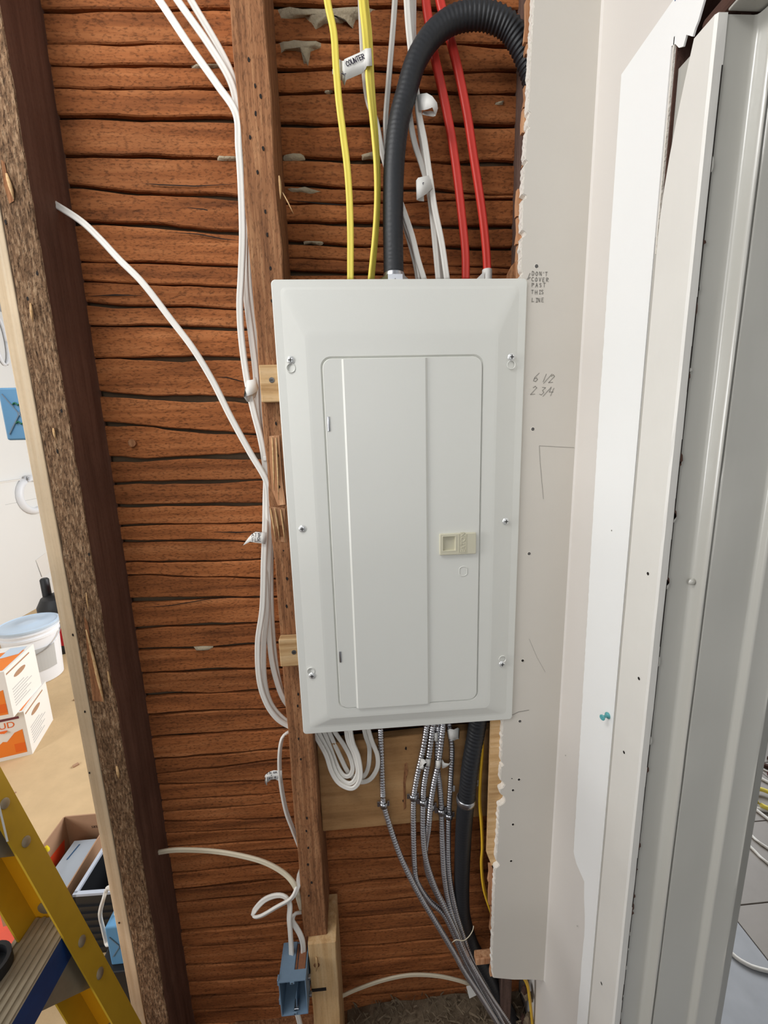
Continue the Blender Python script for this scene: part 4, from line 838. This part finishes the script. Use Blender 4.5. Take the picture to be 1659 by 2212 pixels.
m4 = armoured('third armoured cable of the bunch of five in front of the fourth', [(960, 1545), (957, 1564), (949, 1635), (937, 1693), (930, 1739), (926, 1785), (919, 1836, .066), (922, 1880, .07), (940, 1925, .072), (966, 1975, .074), (990, 2040, .072), (1030, 2125, .068), (1070, 2186, .066), (1130, 2290, .066)], B6 - .004, (931, 1741, B6, 'middle steel strap in the row of five on the board'))
m5 = armoured('fourth armoured cable of the bunch of five partly hidden at its top', [(947, 1545), (945, 1569), (945, 1654), (949, 1693), (953, 1739), (955, 1809), (959, 1886), (968, 1944), (984, 1998, .052), (1003, 2048, .05), (1028, 2098, .05), (1062, 2154, .052), (1105, 2216, .054), (1160, 2300, .06)], B6 + .002, (953, 1751, B6, 'fourth steel strap from the left in the row of five'))
m6 = armoured('rightmost armoured cable of the bunch of five', [(969, 1545), (970, 1566), (976, 1616), (974, 1674), (970, 1747), (968, 1809), (970, 1886), (982, 1955), (999, 2013), (1022, 2079), (1050, 2129), (1084, 2182), (1112, 2225), (1160, 2300)], B6 + .003, (970, 1761, B6, 'lowest steel strap, rightmost of the five on the board'))
for par, l in ((m3, [(911, 1646, 907, 1658, .05), (920, 1640, 918, 1654, .046), (927, 1640, 927, 1656, .045), (931, 1642, 929, 1656, .05)]), (m2, [(909, 1638, 905, 1660, .049), (916, 1640, 914, 1662, .043), (922, 1648, 916, 1664, .042), (914, 1650, 906, 1658, .042)]),
               (m4, [(941, 1643, 940, 1658, .050), (944, 1643, 944, 1659, .0435), (950, 1643, 950, 1659, .0430), (954, 1644, 952, 1656, .05)]), (m5, [(955, 1640, 954, 1656, .05), (960, 1648, 956, 1660, .047), (970, 1650, 962, 1658, .046), (977, 1640, 974, 1650, .05)]),
               (m6, [(966, 1577, 969, 1596, .052), (972, 1574, 975, 1598, .046), (980, 1576, 981, 1600, .045), (989, 1572, 989, 1594, .048), (993, 1574, 992, 1596, .053), (984, 1576, 982, 1598, .055)]), (m5, [(938, 1584, 937, 1600, .052), (942, 1583, 942, 1602, .049), (946, 1582, 946, 1600, .051)])):
    ribbon('tape_flag', rowpx(l), 'tape', par)

# thin cables in the lower right
yt = cable('thin amber yellow cable hanging beside the lower black conduit', [(1042, 1540), (1040, 1558), (1042, 1616), (1038, 1674), (1036, 1731), (1040, 1778), (1042, 1828), (1040, 1866), (1045, 1917), (1059, 1963), (1080, 2020), (1108, 2080), (1136, 2119, .035), (1144, 2156, .035), (1150, 2212, .035), (1156, 2290, .035)], .030, 'yellow_thin', .0044, twist=lambda t: .9)
cc = cable('cream cable crossing the bottom of the bay behind the armoured cables', [(705, 2166), (729, 2156), (771, 2137), (829, 2117), (887, 2106), (945, 2108), (995, 2119), (1018, 2129), (1045, 2150)], .085, 'nm_cream', .0048)
prism('tape_flag', [at(x, y, .064) for x, y in ((1007, 2131), (1018, 2129), (1029, 2150), (1014, 2157))], (0, .0005, 0), 'tape', cc)
wt = tube('tie_wire', pts([(976, 2036, .04), (986, 2030, .036), (1000, 2032, .036), (1012, 2024, .04), (1021, 2010, .044), (1023, 2000, .046)], .04), .0009, 'nm_cream', None, step=.004, origin=tuple(at(990, 2030, .04))); tag(wt, 'thin pale wire tie twisted around the armoured cable bunch', 'wire tie')

# ------------------------------------------------------------------ blue switch box on the short stud
sb = thing('switch_box', 'open blue-grey switch box on the short stud at the bottom', 'switch box', (-.245, 0, .342))
X0, X1, YF, YB, Z0, Z1 = -.2745, -.2205, -.030, .036, .341, .431; w = .0022
box('left_side', (X0, YF, Z0), (X0 + w, YB, Z1), 'box_blue', sb, bev=.0005); box('right_side', (X1 - w, YF, Z0), (X1, YB, Z1), 'box_blue', sb, bev=.0005)
box('bottom_side', (X0 + w, YF, Z0), (X1 - w, YB, Z0 + w), 'box_blue', sb); bk = box('back_side', (X0 + w, YB - w, Z0 + w), (X1 - w, YB, Z1 - w), 'box_blue', sb)
tpz = box('top_side', (X0 + w, YF, Z1 - w), (-.2455, YB, Z1), 'box_blue', sb); box('top_front_bar', (-.2455, YF, Z1 - w), (X1 - w, -.012, Z1), 'box_blue', sb)
box('rusty_clamp', (-.2385, -.012, Z1 - w - .001), (X1 - w - .001, YB + .012, Z1 + .0006), 'rust', sb, bev=.0006); box('rusty_clamp', (-.2445, -.010, Z1 - .006), (-.2405, YB + .010, Z1 - .003), 'rust', sb)
for z in (Z1 - .0075, Z0 + .0015): e = box('screw_tab', (-.252, YF - .0008, z), (-.243, YF + .0012, z + .006), 'box_blue', sb, bev=.0006); lathe('tab_hole', (-.2475, YF - .001, z + .003), [(.0014, 0), (.0012, .0002)], 'hole', e, 8, (0, -1, 0))
for z in (Z1 - .012, Z0 + .028): box('nail_ear', (X0 - .0028, YF + .002, z), (X0, YF + .012, z + .014), 'box_blue', sb, bev=.0006)
box('inner_rib', (-.245, YF + .008, Z0 + w), (-.2435, YB - w, Z0 + .034), 'box_blue', sb); box('steel_clip', (-.2495, YF + .004, Z0 + .004), (-.240, YF + .02, Z0 + .009), 'steel', sb, bev=.0006)
tube('bare_loop', [(-.243, .0, Z1 - .006), (-.243, -.008, Z1 - .020), (-.236, -.012, Z1 - .029), (-.229, -.008, Z1 - .022), (-.228, .0, Z1 - .006)], .0016, 'nm_cream', sb, step=.003)
for z in (.398, .352): box('mount_screw', (X1, -.012, z), (X1 + .006, -.004, z + .006), 'steel', sb, bev=.001)

# push pin
p = atX(1314, 1545, WX - .0022)
pp = thing('push_pin', 'teal push pin stuck in the white strip of the right wall', 'push pin', tuple(p))
lathe('pin_head', p, [(.0046, .0005), (.0050, .0015), (.0040, .0032), (.0024, .0045), (.0020, .0085), (.0026, .0105), (.0042, .0118), (.0044, .0132), (.0036, .0140)], 'pin', pp, 16, (-1, -.35, .02))
lathe('needle', p + Vector((.004, 0, 0)), [(.0006, 0), (.0006, .005)], 'steel', pp, 6, (-1, -.2, 0))

# ------------------------------------------------------------------ ladder on the left
ld = thing('step_ladder', 'yellow fibreglass step ladder standing at the lower left corner', 'ladder', (-.45, -.05, 0))
A = at(0, 1655, -.03); Bq = at(300, 2200, -.03); dd = (Bq - A); dd = dd / -dd.z
def railp(z): return A + dd * (A.z - z)
perp = Vector((-math.cos(math.atan2(dd.x, 1)), 0, -math.sin(math.atan2(dd.x, 1))))        # towards the ladder's rear
def rail(name, yb, yl, depth, zt):
    th = .0035; V = []
    s = 1 if yl < yb else -1
    sec = [(0, yb), (0, yl), (th, yl), (th, yb - s * th), (depth - th, yb - s * th), (depth - th, yl), (depth, yl), (depth, yb)]
    for z in (0.0, zt):
        for q, y in sec: c = railp(z) + perp * q; V.append((c.x, y, max(0, c.z) if z == 0 else c.z))
    m = 8; Fc = [(k, (k + 1) % m, m + (k + 1) % m, m + k) for k in range(m)] + [tuple(range(m)), tuple(range(m, 2 * m))]
    o = pyd(name, V, Fc, 'ladder_yellow', ld); o.data.materials.append(MAT['ladder_orange'])
    for p in o.data.polygons:
        if abs(p.normal.y) > .8 and p.area > .01: p.material_index = 1
    return o
ra = rail('rail', -.03, -.072, .078, 1.75); rail('rail', -.50, -.458, .078, 1.75)
def step_at(z, dz=0.0):
    c = railp(z); xf = c.x - .0045; dp = .082
    y0s, y1s = -.036, -.494
    V = []; prof = []
    n = 7
    prof = [(0, -.058), (0, 0)]
    for k in range(n): a = dp * (k + .2) / n; b = dp * (k + .75) / n; prof += [(a, 0), (a + .001, .0022), (b, .0022), (b + .001, 0)]
    prof += [(dp, 0), (dp, -.03), (dp - .003, -.03), (dp - .003, -.004), (.003, -.004), (.003, -.058)]
    for y in (y0s, y1s): V += [(xf - a, y, z + b) for a, b in prof]
    m = len(prof); o = pyd('step', V, [(k, (k + 1) % m, m + (k + 1) % m, m + k) for k in range(m)] + [tuple(range(m)), tuple(range(m, 2 * m))], 'alu', ld)
    o.data.materials.append(MAT['blue_paint'])
    for p in o.data.polygons:
        if p.normal.x > .9 and p.area > .01: p.material_index = 1
    prism('knee_brace', [(xf - .002, -.037, z - .05), (xf - .002, -.14, z - .05), (xf - .002 + .028, -.037, z - .16), (xf - .002 + .020, -.037, z - .16)], (-.012, 0, 0), 'alu', o)
    for dz_, dq in ((-.040, 0), (-.118, 0)):
        r = railp(z + dz_); nrm = Vector((-perp.x, 0, -perp.z)); lathe('rivet', r + Vector((0, 0, 0)) + Vector((0, -.021, 0)) - nrm * -.0002, [(.0085, 0), (.0085, .0012), (.005, .003)], 'alu', o, 14, nrm)
    lathe('rivet', Vector((xf - .05, -.0335, z + .02)), [(.012, 0), (.012, .002), (.007, .004)], 'alu', o, 14, (0, -1, 0))
zs = (atZ(100, 1992, .70) - CAM); step_at(.652); step_at(.352); step_at(.952); step_at(1.252)
prism('warning_label', [railp(z) + perp * .006 + Vector((0, 0, 0)) + Vector((0, -.0726 + railp(z).y * 0 - railp(z).y + 0, 0)) for z in ()] or [(railp(.86) + perp * q).to_tuple()[:1] + (-.0722,) + (railp(.86 + dz) + perp * q).to_tuple()[2:] for q, dz in ((0, 0), (.0035, 0), (.0035, .1), (0, .1))], (0, -.0003, 0), 'tape', ld)
rr_ = [Vector((railp(.2).x - .75 + (.2 - z) * -.12, y, z)) for z, y in ()]
for y in (-.045, -.485):
    a = Vector((railp(1.75).x - .09, y, 1.74)); b = Vector((railp(0).x - .95, y, 0)); s = Vector((.03, 0, 0))
    prism('rear_rail', [a, b, b + s, a + s], (0, .028 if y < -.2 else -.028, 0), 'ladder_yellow', ld)
box('top_cap', (railp(1.75).x - .15, -.52, 1.74), (railp(1.75).x + .03, -.01, 1.80), 'ladder_orange', ld, bev=.006)
p = atZ(-30, 2085, .67); tr = lathe('tape_roll', (p.x, p.y, .6545), [(.026, 0), (.032, 0), (.032, .019), (.026, .019), (.026, .001)], 'black', None, 28, origin=(p.x, p.y, .6545)); tag(tr, 'black roll of tape lying on the ladder step', 'tape roll')

# ------------------------------------------------------------------ back room things
def carton(label, corner, w, d, h, rz, z0, letters):
    """corner: near right foot; front faces the camera"""
    t = thing('carton', label, 'carton', (corner.x, corner.y, z0), 'white and orange cartons')
    c, s = math.cos(rz), math.sin(rz); u = Vector((c, s, 0)); v = Vector((-s, c, 0)); O = Vector((corner.x, corner.y, z0))
    P = lambda a, b, z: O - u * a + v * b + Vector((0, 0, z))
    V = [P(a, b, z) for z in (0, h) for a, b in ((0, 0), (w, 0), (w, d), (0, d))]
    bdy = pyd('carton_body', V, [(0, 1, 5, 4), (1, 2, 6, 5), (2, 3, 7, 6), (3, 0, 4, 7), (0, 1, 2, 3), (4, 5, 6, 7)], 'carton_white', t)
    e = -v * .0008; E2 = u * .0008; tz = Vector((0, 0, .0008))
    prism('orange_top', [P(.012, .012, h) + tz, P(w, .012, h) + tz, P(w, d - .06, h) + tz, P(.012, d - .06, h) + tz], (0, 0, .0003), 'orange', bdy)
    prism('top_label', [P(.02, d - .10, h) + tz * 2, P(.09, d - .13, h) + tz * 2, P(.09, d - .02, h) + tz * 2, P(.02, d - .02, h) + tz * 2], (0, 0, .0003), 'pack', bdy)
    prism('orange_triangle', [P(.018, 0, .02) + e, P(w, 0, .02) + e, P(w, 0, .04) + e, P(.13, 0, .075) + e, P(.10, 0, .10) + e, P(.085, 0, .095) + e, P(.05, 0, .135) + e, P(.018, 0, .145) + e], -v * .0003, 'orange', bdy)
    prism('orange_square', [P(.018, 0, .03) + e * 1.6, P(.06, 0, .03) + e * 1.6, P(.06, 0, .075) + e * 1.6, P(.018, 0, .075) + e * 1.6], -v * .0003, 'orange_deep', bdy)
    prism('maroon_bar', [P(.022, 0, h - .030) + e, P(w, 0, h - .030) + e, P(w, 0, h - .018) + e, P(.022, 0, h - .018) + e], -v * .0003, 'maroon', bdy)
    if letters:
        font_text('printed_letters', letters, P(.106, 0, .165) + e, u, (0, 0, 1), .044, 'orange_deep', bdy, .0002); box('small_print', P(.13, 0, .150) + e * 1.2, P(.075, 0, .155) - v * .0012, 'orange_deep', bdy)
    hh = [P(0, d * (.42 + .12 * math.cos(a) * (1.6 if True else 1)), h * .74 + .013 * math.sin(a)) + E2 for a in [k * math.tau / 14 for k in range(14)]]
    prism('hand_hole', hh, u * .0003, 'kraft', bdy)
    for k in range(7): prism('text_line', [P(0, d * .12, h * (.52 - .06 * k)) + E2, P(0, d * (.5 + .3 * ((k * 37) % 5) / 5), h * (.52 - .06 * k)) + E2, P(0, d * (.5 + .3 * ((k * 37) % 5) / 5), h * (.535 - .06 * k)) + E2, P(0, d * .12, h * (.535 - .06 * k)) + E2], u * .0003, 'grey_print', bdy)
    prism('side_band', [P(0, .01, h * .90) + E2, P(0, d * .8, h * .90) + E2, P(0, d * .8, h * .93) + E2, P(0, .01, h * .93) + E2], u * .0003, 'kraft', bdy)
    return t
lowc = atZ(70.5, 1629, 0); carton('lower white carton with orange UD lettering on the floor', lowc, .27, .27, .234, math.radians(17), 0.0, 'UD')
upc = atZ(30, 1549, .2355); carton('upper white carton with an orange top stacked on the lettered one', upc, .27, .27, .234, math.radians(13), .2355, None)
bkt = thing('bucket', 'white plastic bucket with a pale blue lid behind the cartons', 'bucket', (-2.19, 1.93, 0))
lathe('bucket_body', (-2.19, 1.93, 0), [(.128, 0), (.132, .004), (.146, .30), (.153, .30), (.153, .315), (.147, .316), (.148, .335), (.156, .336), (.156, .345), (.149, .347), (.149, .37)], 'bucket', bkt, 36)
ldq = lathe('lid', (-2.19, 1.93, .366), [(.157, -.012), (.160, -.004), (.160, .006), (.150, .010), (.146, .006), (.06, .006), (.055, .010), (.02, .010)], 'lid', bkt, 36)
V = []; aa = [-.95 + .12 * k for k in range(8)]
for a in aa: V += [(-2.19 + .1405 * math.cos(a), 1.93 + .1405 * math.sin(a), .09), (-2.19 + .1470 * math.cos(a), 1.93 + .1470 * math.sin(a), .24)]
pyd('bucket_label', V, [(2 * k, 2 * k + 2, 2 * k + 3, 2 * k + 1) for k in range(7)], 'grey_print', bkt)
tube('bail', [(-2.19 + .158 * math.cos(a), 1.93 + .158 * math.sin(a), .31 - .10 * math.sin(math.pi * k / 10)) for k, a in enumerate([-2.6 + .3 * k for k in range(11)])], .003, 'steel', bkt, step=.02)
tl = thing('power_tool', 'black power tool with red body and green wheel behind the bucket', 'tool', (-2.45, 2.75, 0))
c = atZ(128, 1402, 0); cx, cy = c.x + .02, c.y + .05
lathe('base', (cx, cy, 0), [(.15, 0), (.16, .02), (.16, .06), (.14, .09)], 'black', tl, 24); lathe('motor', (cx, cy, .09), [(.10, 0), (.13, .05), (.13, .24), (.10, .30), (.05, .32)], 'black', tl, 24)
lathe('handle_tube', (cx - .07, cy, .36), [(.028, 0), (.028, .16), (.02, .17)], 'black', tl, 16); prism('red_body', [(cx - .08, cy - .14, .06), (cx + .10, cy - .14, .06), (cx + .10, cy - .14, .20), (cx - .11, cy - .14, .19)], (0, .05, 0), 'bright_red', tl, bev=.008)
lathe('wheel', (cx - .13, cy - .12, .10), [(.055, -.015), (.06, -.01), (.06, .01), (.055, .015)], 'bright_green', tl, 20, (.3, -1, .1)); box('red_knob', (cx + .0, cy - .03, .42), (cx + .08, cy + .03, .50), 'bright_red', tl, bev=.01); box('yellow_tag', (cx + .04, cy - .06, .40), (cx + .07, cy - .05, .44), 'bright_yellow', tl)
box('white_cap', (cx + .05, cy - .05, .47), (cx + .09, cy, .54), 'bucket', tl, bev=.008); lathe('bolt', (cx - .03, cy - .115, .21), [(.008, 0), (.008, .06), (.016, .06), (.016, .08)], 'steel', tl, 10)
tb = box('floor_plank', (-2.95, 3.08, 0), (-2.2, 3.40, .02), 'kraft', None, origin=(-2.6, 3.2, 0)); tag(tb, 'brown board lying along the foot of the white wall', 'board')

# open cardboard tray with a package, black crate, coil and blue box by the framing
tr = thing('cardboard_tray', 'open brown cardboard tray with upside-down print by the black crate', 'box', (-1.08, .60, 0))
zt_ = .15; A_ = atZ(139, 1765, zt_); B_ = atZ(225, 1757, zt_); ub = (B_ - A_).normalized(); vb = Vector((ub.y, -ub.x, 0)); vb = vb if vb.y < 0 else -vb
def tP(a, b, z): return A_ + ub * a + vb * b + Vector((0, 0, z - zt_))
wd, dp_ = .17, .29
def tray_wall(name, a0, b0, a1, b1, nv, mat='kraft', z0=.0, z1=zt_): return prism(name, [tP(a0, b0, z0), tP(a1, b1, z0), tP(a1, b1, z1), tP(a0, b0, z1)], nv * .004, mat, tr)
bw = tray_wall('tray_back', 0, 0, wd, 0, -vb); tray_wall('tray_left', 0, 0, 0, dp_, -ub); tray_wall('tray_right', wd, 0, wd, dp_, ub); tray_wall('tray_front', 0, dp_, wd, dp_, vb); prism('tray_floor', [tP(0, 0, .001), tP(wd, 0, .001), tP(wd, dp_, .001), tP(0, dp_, .001)], (0, 0, .004), 'kraft', tr)
prism('orange_strip', [tP(.0006, .03, .03), tP(.0006, .14, .03), tP(.0006, .14, .085), tP(.0006, .02, .075)], ub * .0005, 'red_print', tr)
ink('printed_text', ['MATERIAL', 'CARE MATTERS', 'RECYCLE'], tP(.165, .0008, .085), -ub, Vector((0, 0, -1)), .0085, 'nail_hole', bw, w=.0013, lead=1.9)
pk = thing('package', 'pale blue and white package lying in the cardboard tray', 'package', tuple(tP(.12, .15, .006)))
prism('package_body', [tP(.045, .035, .08), tP(.162, .035, .08), tP(.162, .28, .06), tP(.02, .28, .06)], (0, 0, -.05), 'pack', pk); prism('blue_print', [tP(.055, .20, .0667), tP(.12, .20, .0667), tP(.12, .25, .063), tP(.05, .25, .063)], (0, 0, .0012), 'pack_blue', pk); prism('stripe', [tP(.07, .05, .0795), tP(.074, .05, .0795), tP(.062, .10, .0755), (tP(.058, .10, .0755))], (0, 0, .0010), 'pack_blue', pk)
cr = thing('crate', 'black ribbed plastic crate with a grey rim', 'crate', (-.86, .42, 0))
zc = .21; Ac = atZ(157, 1938, zc); Bc = atZ(222, 1834, zc); uc_ = (Bc - Ac).normalized(); vc = Vector((uc_.y, -uc_.x, 0))
def cP(a, b, z): return Vector((Ac.x, Ac.y, 0)) + uc_ * a + vc * b + Vector((0, 0, z))
la, lb = .26, .20
for nm, a0, b0, a1, b1, nv in (('crate_front', 0, 0, 0, lb, uc_), ('crate_side', 0, 0, la, 0, vc), ('crate_back', la, 0, la, lb, -uc_), ('crate_side', 0, lb, la, lb, -vc)):
    wl_ = prism(nm, [cP(a0, b0, 0), cP(a1, b1, 0), cP(a1, b1, zc), cP(a0, b0, zc)], nv * .006, 'black', cr)
    for k in range(7): z = .02 + .025 * k; prism('rib', [cP(a0, b0, z), cP(a1, b1, z), cP(a1, b1, z + .007), cP(a0, b0, z + .007)], nv * -.004, 'black', wl_)
    prism('rim', [cP(a0, b0, zc), cP(a1, b1, zc), cP(a1, b1, zc + .008), cP(a0, b0, zc + .008)], nv * .010, 'rim', wl_)
prism('crate_floor', [cP(0, 0, .004), cP(la, 0, .004), cP(la, lb, .004), cP(0, lb, .004)], (0, 0, .004), 'black', cr)
P0 = at(238, 1990, .20); co = thing('cable_coil', 'white cable coil standing in the light blue box', 'cable coil', tuple(P0))
tube('coil_turns', [at(233 + 16 * math.cos(a) * (1 + .08 * math.sin(k)) + (4 if k % 3 else 0), 1975 - 62 * math.sin(a) + 4, .19 + .012 * math.sin(a * 1.7) + .003 * (k % 4)) for k, a in enumerate([-1.57 + .52 * k for k in range(40)])], .0042, 'nm_white', co, step=.01)
bx = thing('outlet_box', 'light blue plastic outlet box on the floor by the pale stud', 'outlet box', tuple(atZ(250, 2085, .13)))
def blue_box(t, X, ya, yb, za, zb_, wx):
    b_ = box('box_shell', (X - wx, ya, za), (X, yb, zb_), 'box_blue_bright', t, bev=.004)
    for s in (1, -1):
        c0 = Vector((X + .0006, (ya + yb) / 2, (za + zb_) / 2)); e = Vector((0, (yb - ya) * .38, s * (zb_ - za) * .38)); n_ = Vector((0, -e.z, e.y)).normalized() * .0012
        prism('mould_rib', [c0 - e - n_, c0 + e - n_, c0 + e + n_, c0 - e + n_], (.0012, 0, 0), 'box_blue', b_)
    return b_
a = at(228, 2000, .16); b = at(262, 2078, .16); B1 = box('box_shell', (a.x, .155, b.z), (a.x + .055, .215, a.z), 'box_blue_bright', bx, bev=.003)
c0 = Vector(((a.x * 2 + .055) / 2, .1545, (a.z + b.z) / 2))
for s in (1, -1): e = Vector((.02, 0, s * .03)); n_ = Vector((-e.z, 0, e.x)).normalized() * .0010; prism('mould_rib', [c0 - e - n_, c0 + e - n_, c0 + e + n_, c0 - e + n_], (0, -.001, 0), 'box_blue', B1)
for k in range(2): tube('green_mark', [c0 + Vector((.012 + .004 * k, -.0015, -.01 - .012 * k)), c0 + Vector((.02, -.0015, -.004 - .012 * k)), c0 + Vector((.024, -.0015, .002 - .01 * k))], .0012, 'green', B1, step=.01)
cb = thing('carton', 'low dark carton under the light blue outlet box', 'carton', (a.x, .16, 0)); box('carton_body', (a.x - .03, .14, 0), (a.x + .09, .25, b.z - .0005), 'black', cb, bev=.003)
rd = thing('package', 'red and white package at the lower left edge behind the ladder', 'package', tuple(atZ(10, 2050, 0)))
c = atZ(20, 2035, .06); prism('package_body', [(c.x - .10, c.y + .10, .10), (c.x + .035, c.y + .07, .10), (c.x + .02, c.y - .03, .03), (c.x - .10, c.y - .03, .03)], (0, 0, -.03), 'tape', rd, bev=.003); prism('red_print', [(c.x - .09, c.y + .09, .1012), (c.x + .025, c.y + .064, .1012), (c.x + .008, c.y - .02, .038), (c.x - .09, c.y - .02, .038)], (0, 0, .001), 'red_print', rd)
wn = lathe('wire_nut', tuple(atZ(101, 1838, .12)), [(.009, 0), (.009, .006), (.005, .018)], 'bright_yellow', None, 10, origin=tuple(atZ(101, 1838, .12))); tag(wn, 'small yellow wire nut on the tray edge by the ladder', 'wire nut')

# blue box on the left edge and cable loops in the back room
be = thing('outlet_box', 'blue plastic outlet box nailed to the pale stud at the left edge', 'outlet box', (-.626, .06, 1.502))
b_ = box('box_shell', (-.6545, .060, 1.503), (-.5990, .112, 1.587), 'box_blue_bright', be, bev=.003)
c0 = Vector((-.6268, .0595, 1.545))
for s in (1, -1): e = Vector((.021, 0, s * .032)); n_ = Vector((-e.z, 0, e.x)).normalized() * .0009; prism('mould_rib', [c0 - e - n_, c0 + e - n_, c0 + e + n_, c0 - e + n_], (0, -.001, 0), 'box_blue', b_)
lathe('boss', c0, [(.003, 0), (.0026, .0012)], 'box_blue', b_, 10, (0, -1, 0))
for z in (1.560, 1.530): tube('green_mark', [(-.634, .0585, z), (-.630, .0585, z + .003), (-.626, .0585, z - .001), (-.620, .0585, z + .003)], .0012, 'green', b_, step=.01)
c = atX(72, 1068, -3.03); lo = tube('hose_loop', [(-3.03, c.y + .16 * math.cos(a), c.z + .15 * math.sin(a)) for a in [k * math.tau / 12 for k in range(13)]], .030, 'bucket', None, step=.03, origin=(-3.03, c.y, c.z)); tag(lo, 'white hose loop hanging on the far white wall', 'hose')
c = atX(2, 735, -3.05); lo = tube('cable_loop', [(-3.05, c.y + .06 * math.cos(a), c.z + .20 * math.sin(a)) for a in [k * math.tau / 12 for k in range(13)]], .012, 'bucket', None, step=.03, origin=(-3.05, c.y, c.z)); tag(lo, 'white cable loop high on the far wall at the left edge', 'cable')

# ------------------------------------------------------------------ hall floor seen through the doorway
def fcable(label, l, r=.005, mat='nm_white'):
    P = [atZ(x, y, r) for x, y in l]; t = tube('floor_cable', P, r, mat, None, step=.02, origin=tuple(P[0])); tag(t, label, 'cable')
fcable('white cable curving over the nearest grey tiles of the hall', [(1560, 2030), (1572, 2050), (1590, 2068), (1612, 2082), (1640, 2093), (1690, 2100), (1800, 2090)], .0055)
fcable('upper one of the two white cables running over the hall tiles', [(1590, 1775), (1614, 1795), (1632, 1813), (1660, 1833), (1720, 1862)], .005)
fcable('lower one of the two white cables running over the hall tiles', [(1585, 1790), (1610, 1818), (1630, 1838), (1659, 1865), (1720, 1905)], .005)
fcable('white cable in the tangle nearest the hall doorway', [(1610, 1660), (1640, 1678), (1660, 1690), (1720, 1712)], .006); fcable('bluish white cable lowest in the tangle on the hall floor', [(1600, 1725), (1624, 1742), (1650, 1762), (1700, 1800)], .006)
fcable('white cable behind the debris on the hall floor', [(1620, 1640), (1640, 1656), (1665, 1670), (1720, 1690)], .004); fcable('white cable under the yellow ring on the hall floor', [(1605, 1735), (1630, 1745), (1665, 1752), (1730, 1755)], .007)
c = atZ(1655, 1726, .02); rg = tube('yellow_ring', [(c.x + .05 * math.cos(a), c.y + .05 * math.sin(a), .02) for a in [k * math.tau / 14 for k in range(15)]], .008, 'nm_yellow', None, step=.01, origin=tuple(c)); tag(rg, 'yellow ring of tape on the hall floor', 'tape ring')
c = atZ(1650, 1675, 0); sr = thing('scrap_pile', 'reddish brown scrap on the hall floor among the cables', 'scrap', (c.x, c.y, 0))
for k in range(9): p = c + Vector((random.uniform(-.05, .12), random.uniform(-.04, .06), 0)); box('scrap_piece', p, p + Vector((random.uniform(.02, .07), random.uniform(.01, .03), random.uniform(.006, .02))), 'maroon' if k % 2 else 'brown_core', sr, rot=Matrix.Rotation(random.uniform(0, 3), 3, 'Z'))
p = atZ(1655, 1586, 0); box('threshold_board', (1.6, p.y + .02, 0), (3.2, p.y + .05, .02), 'tape', hf)
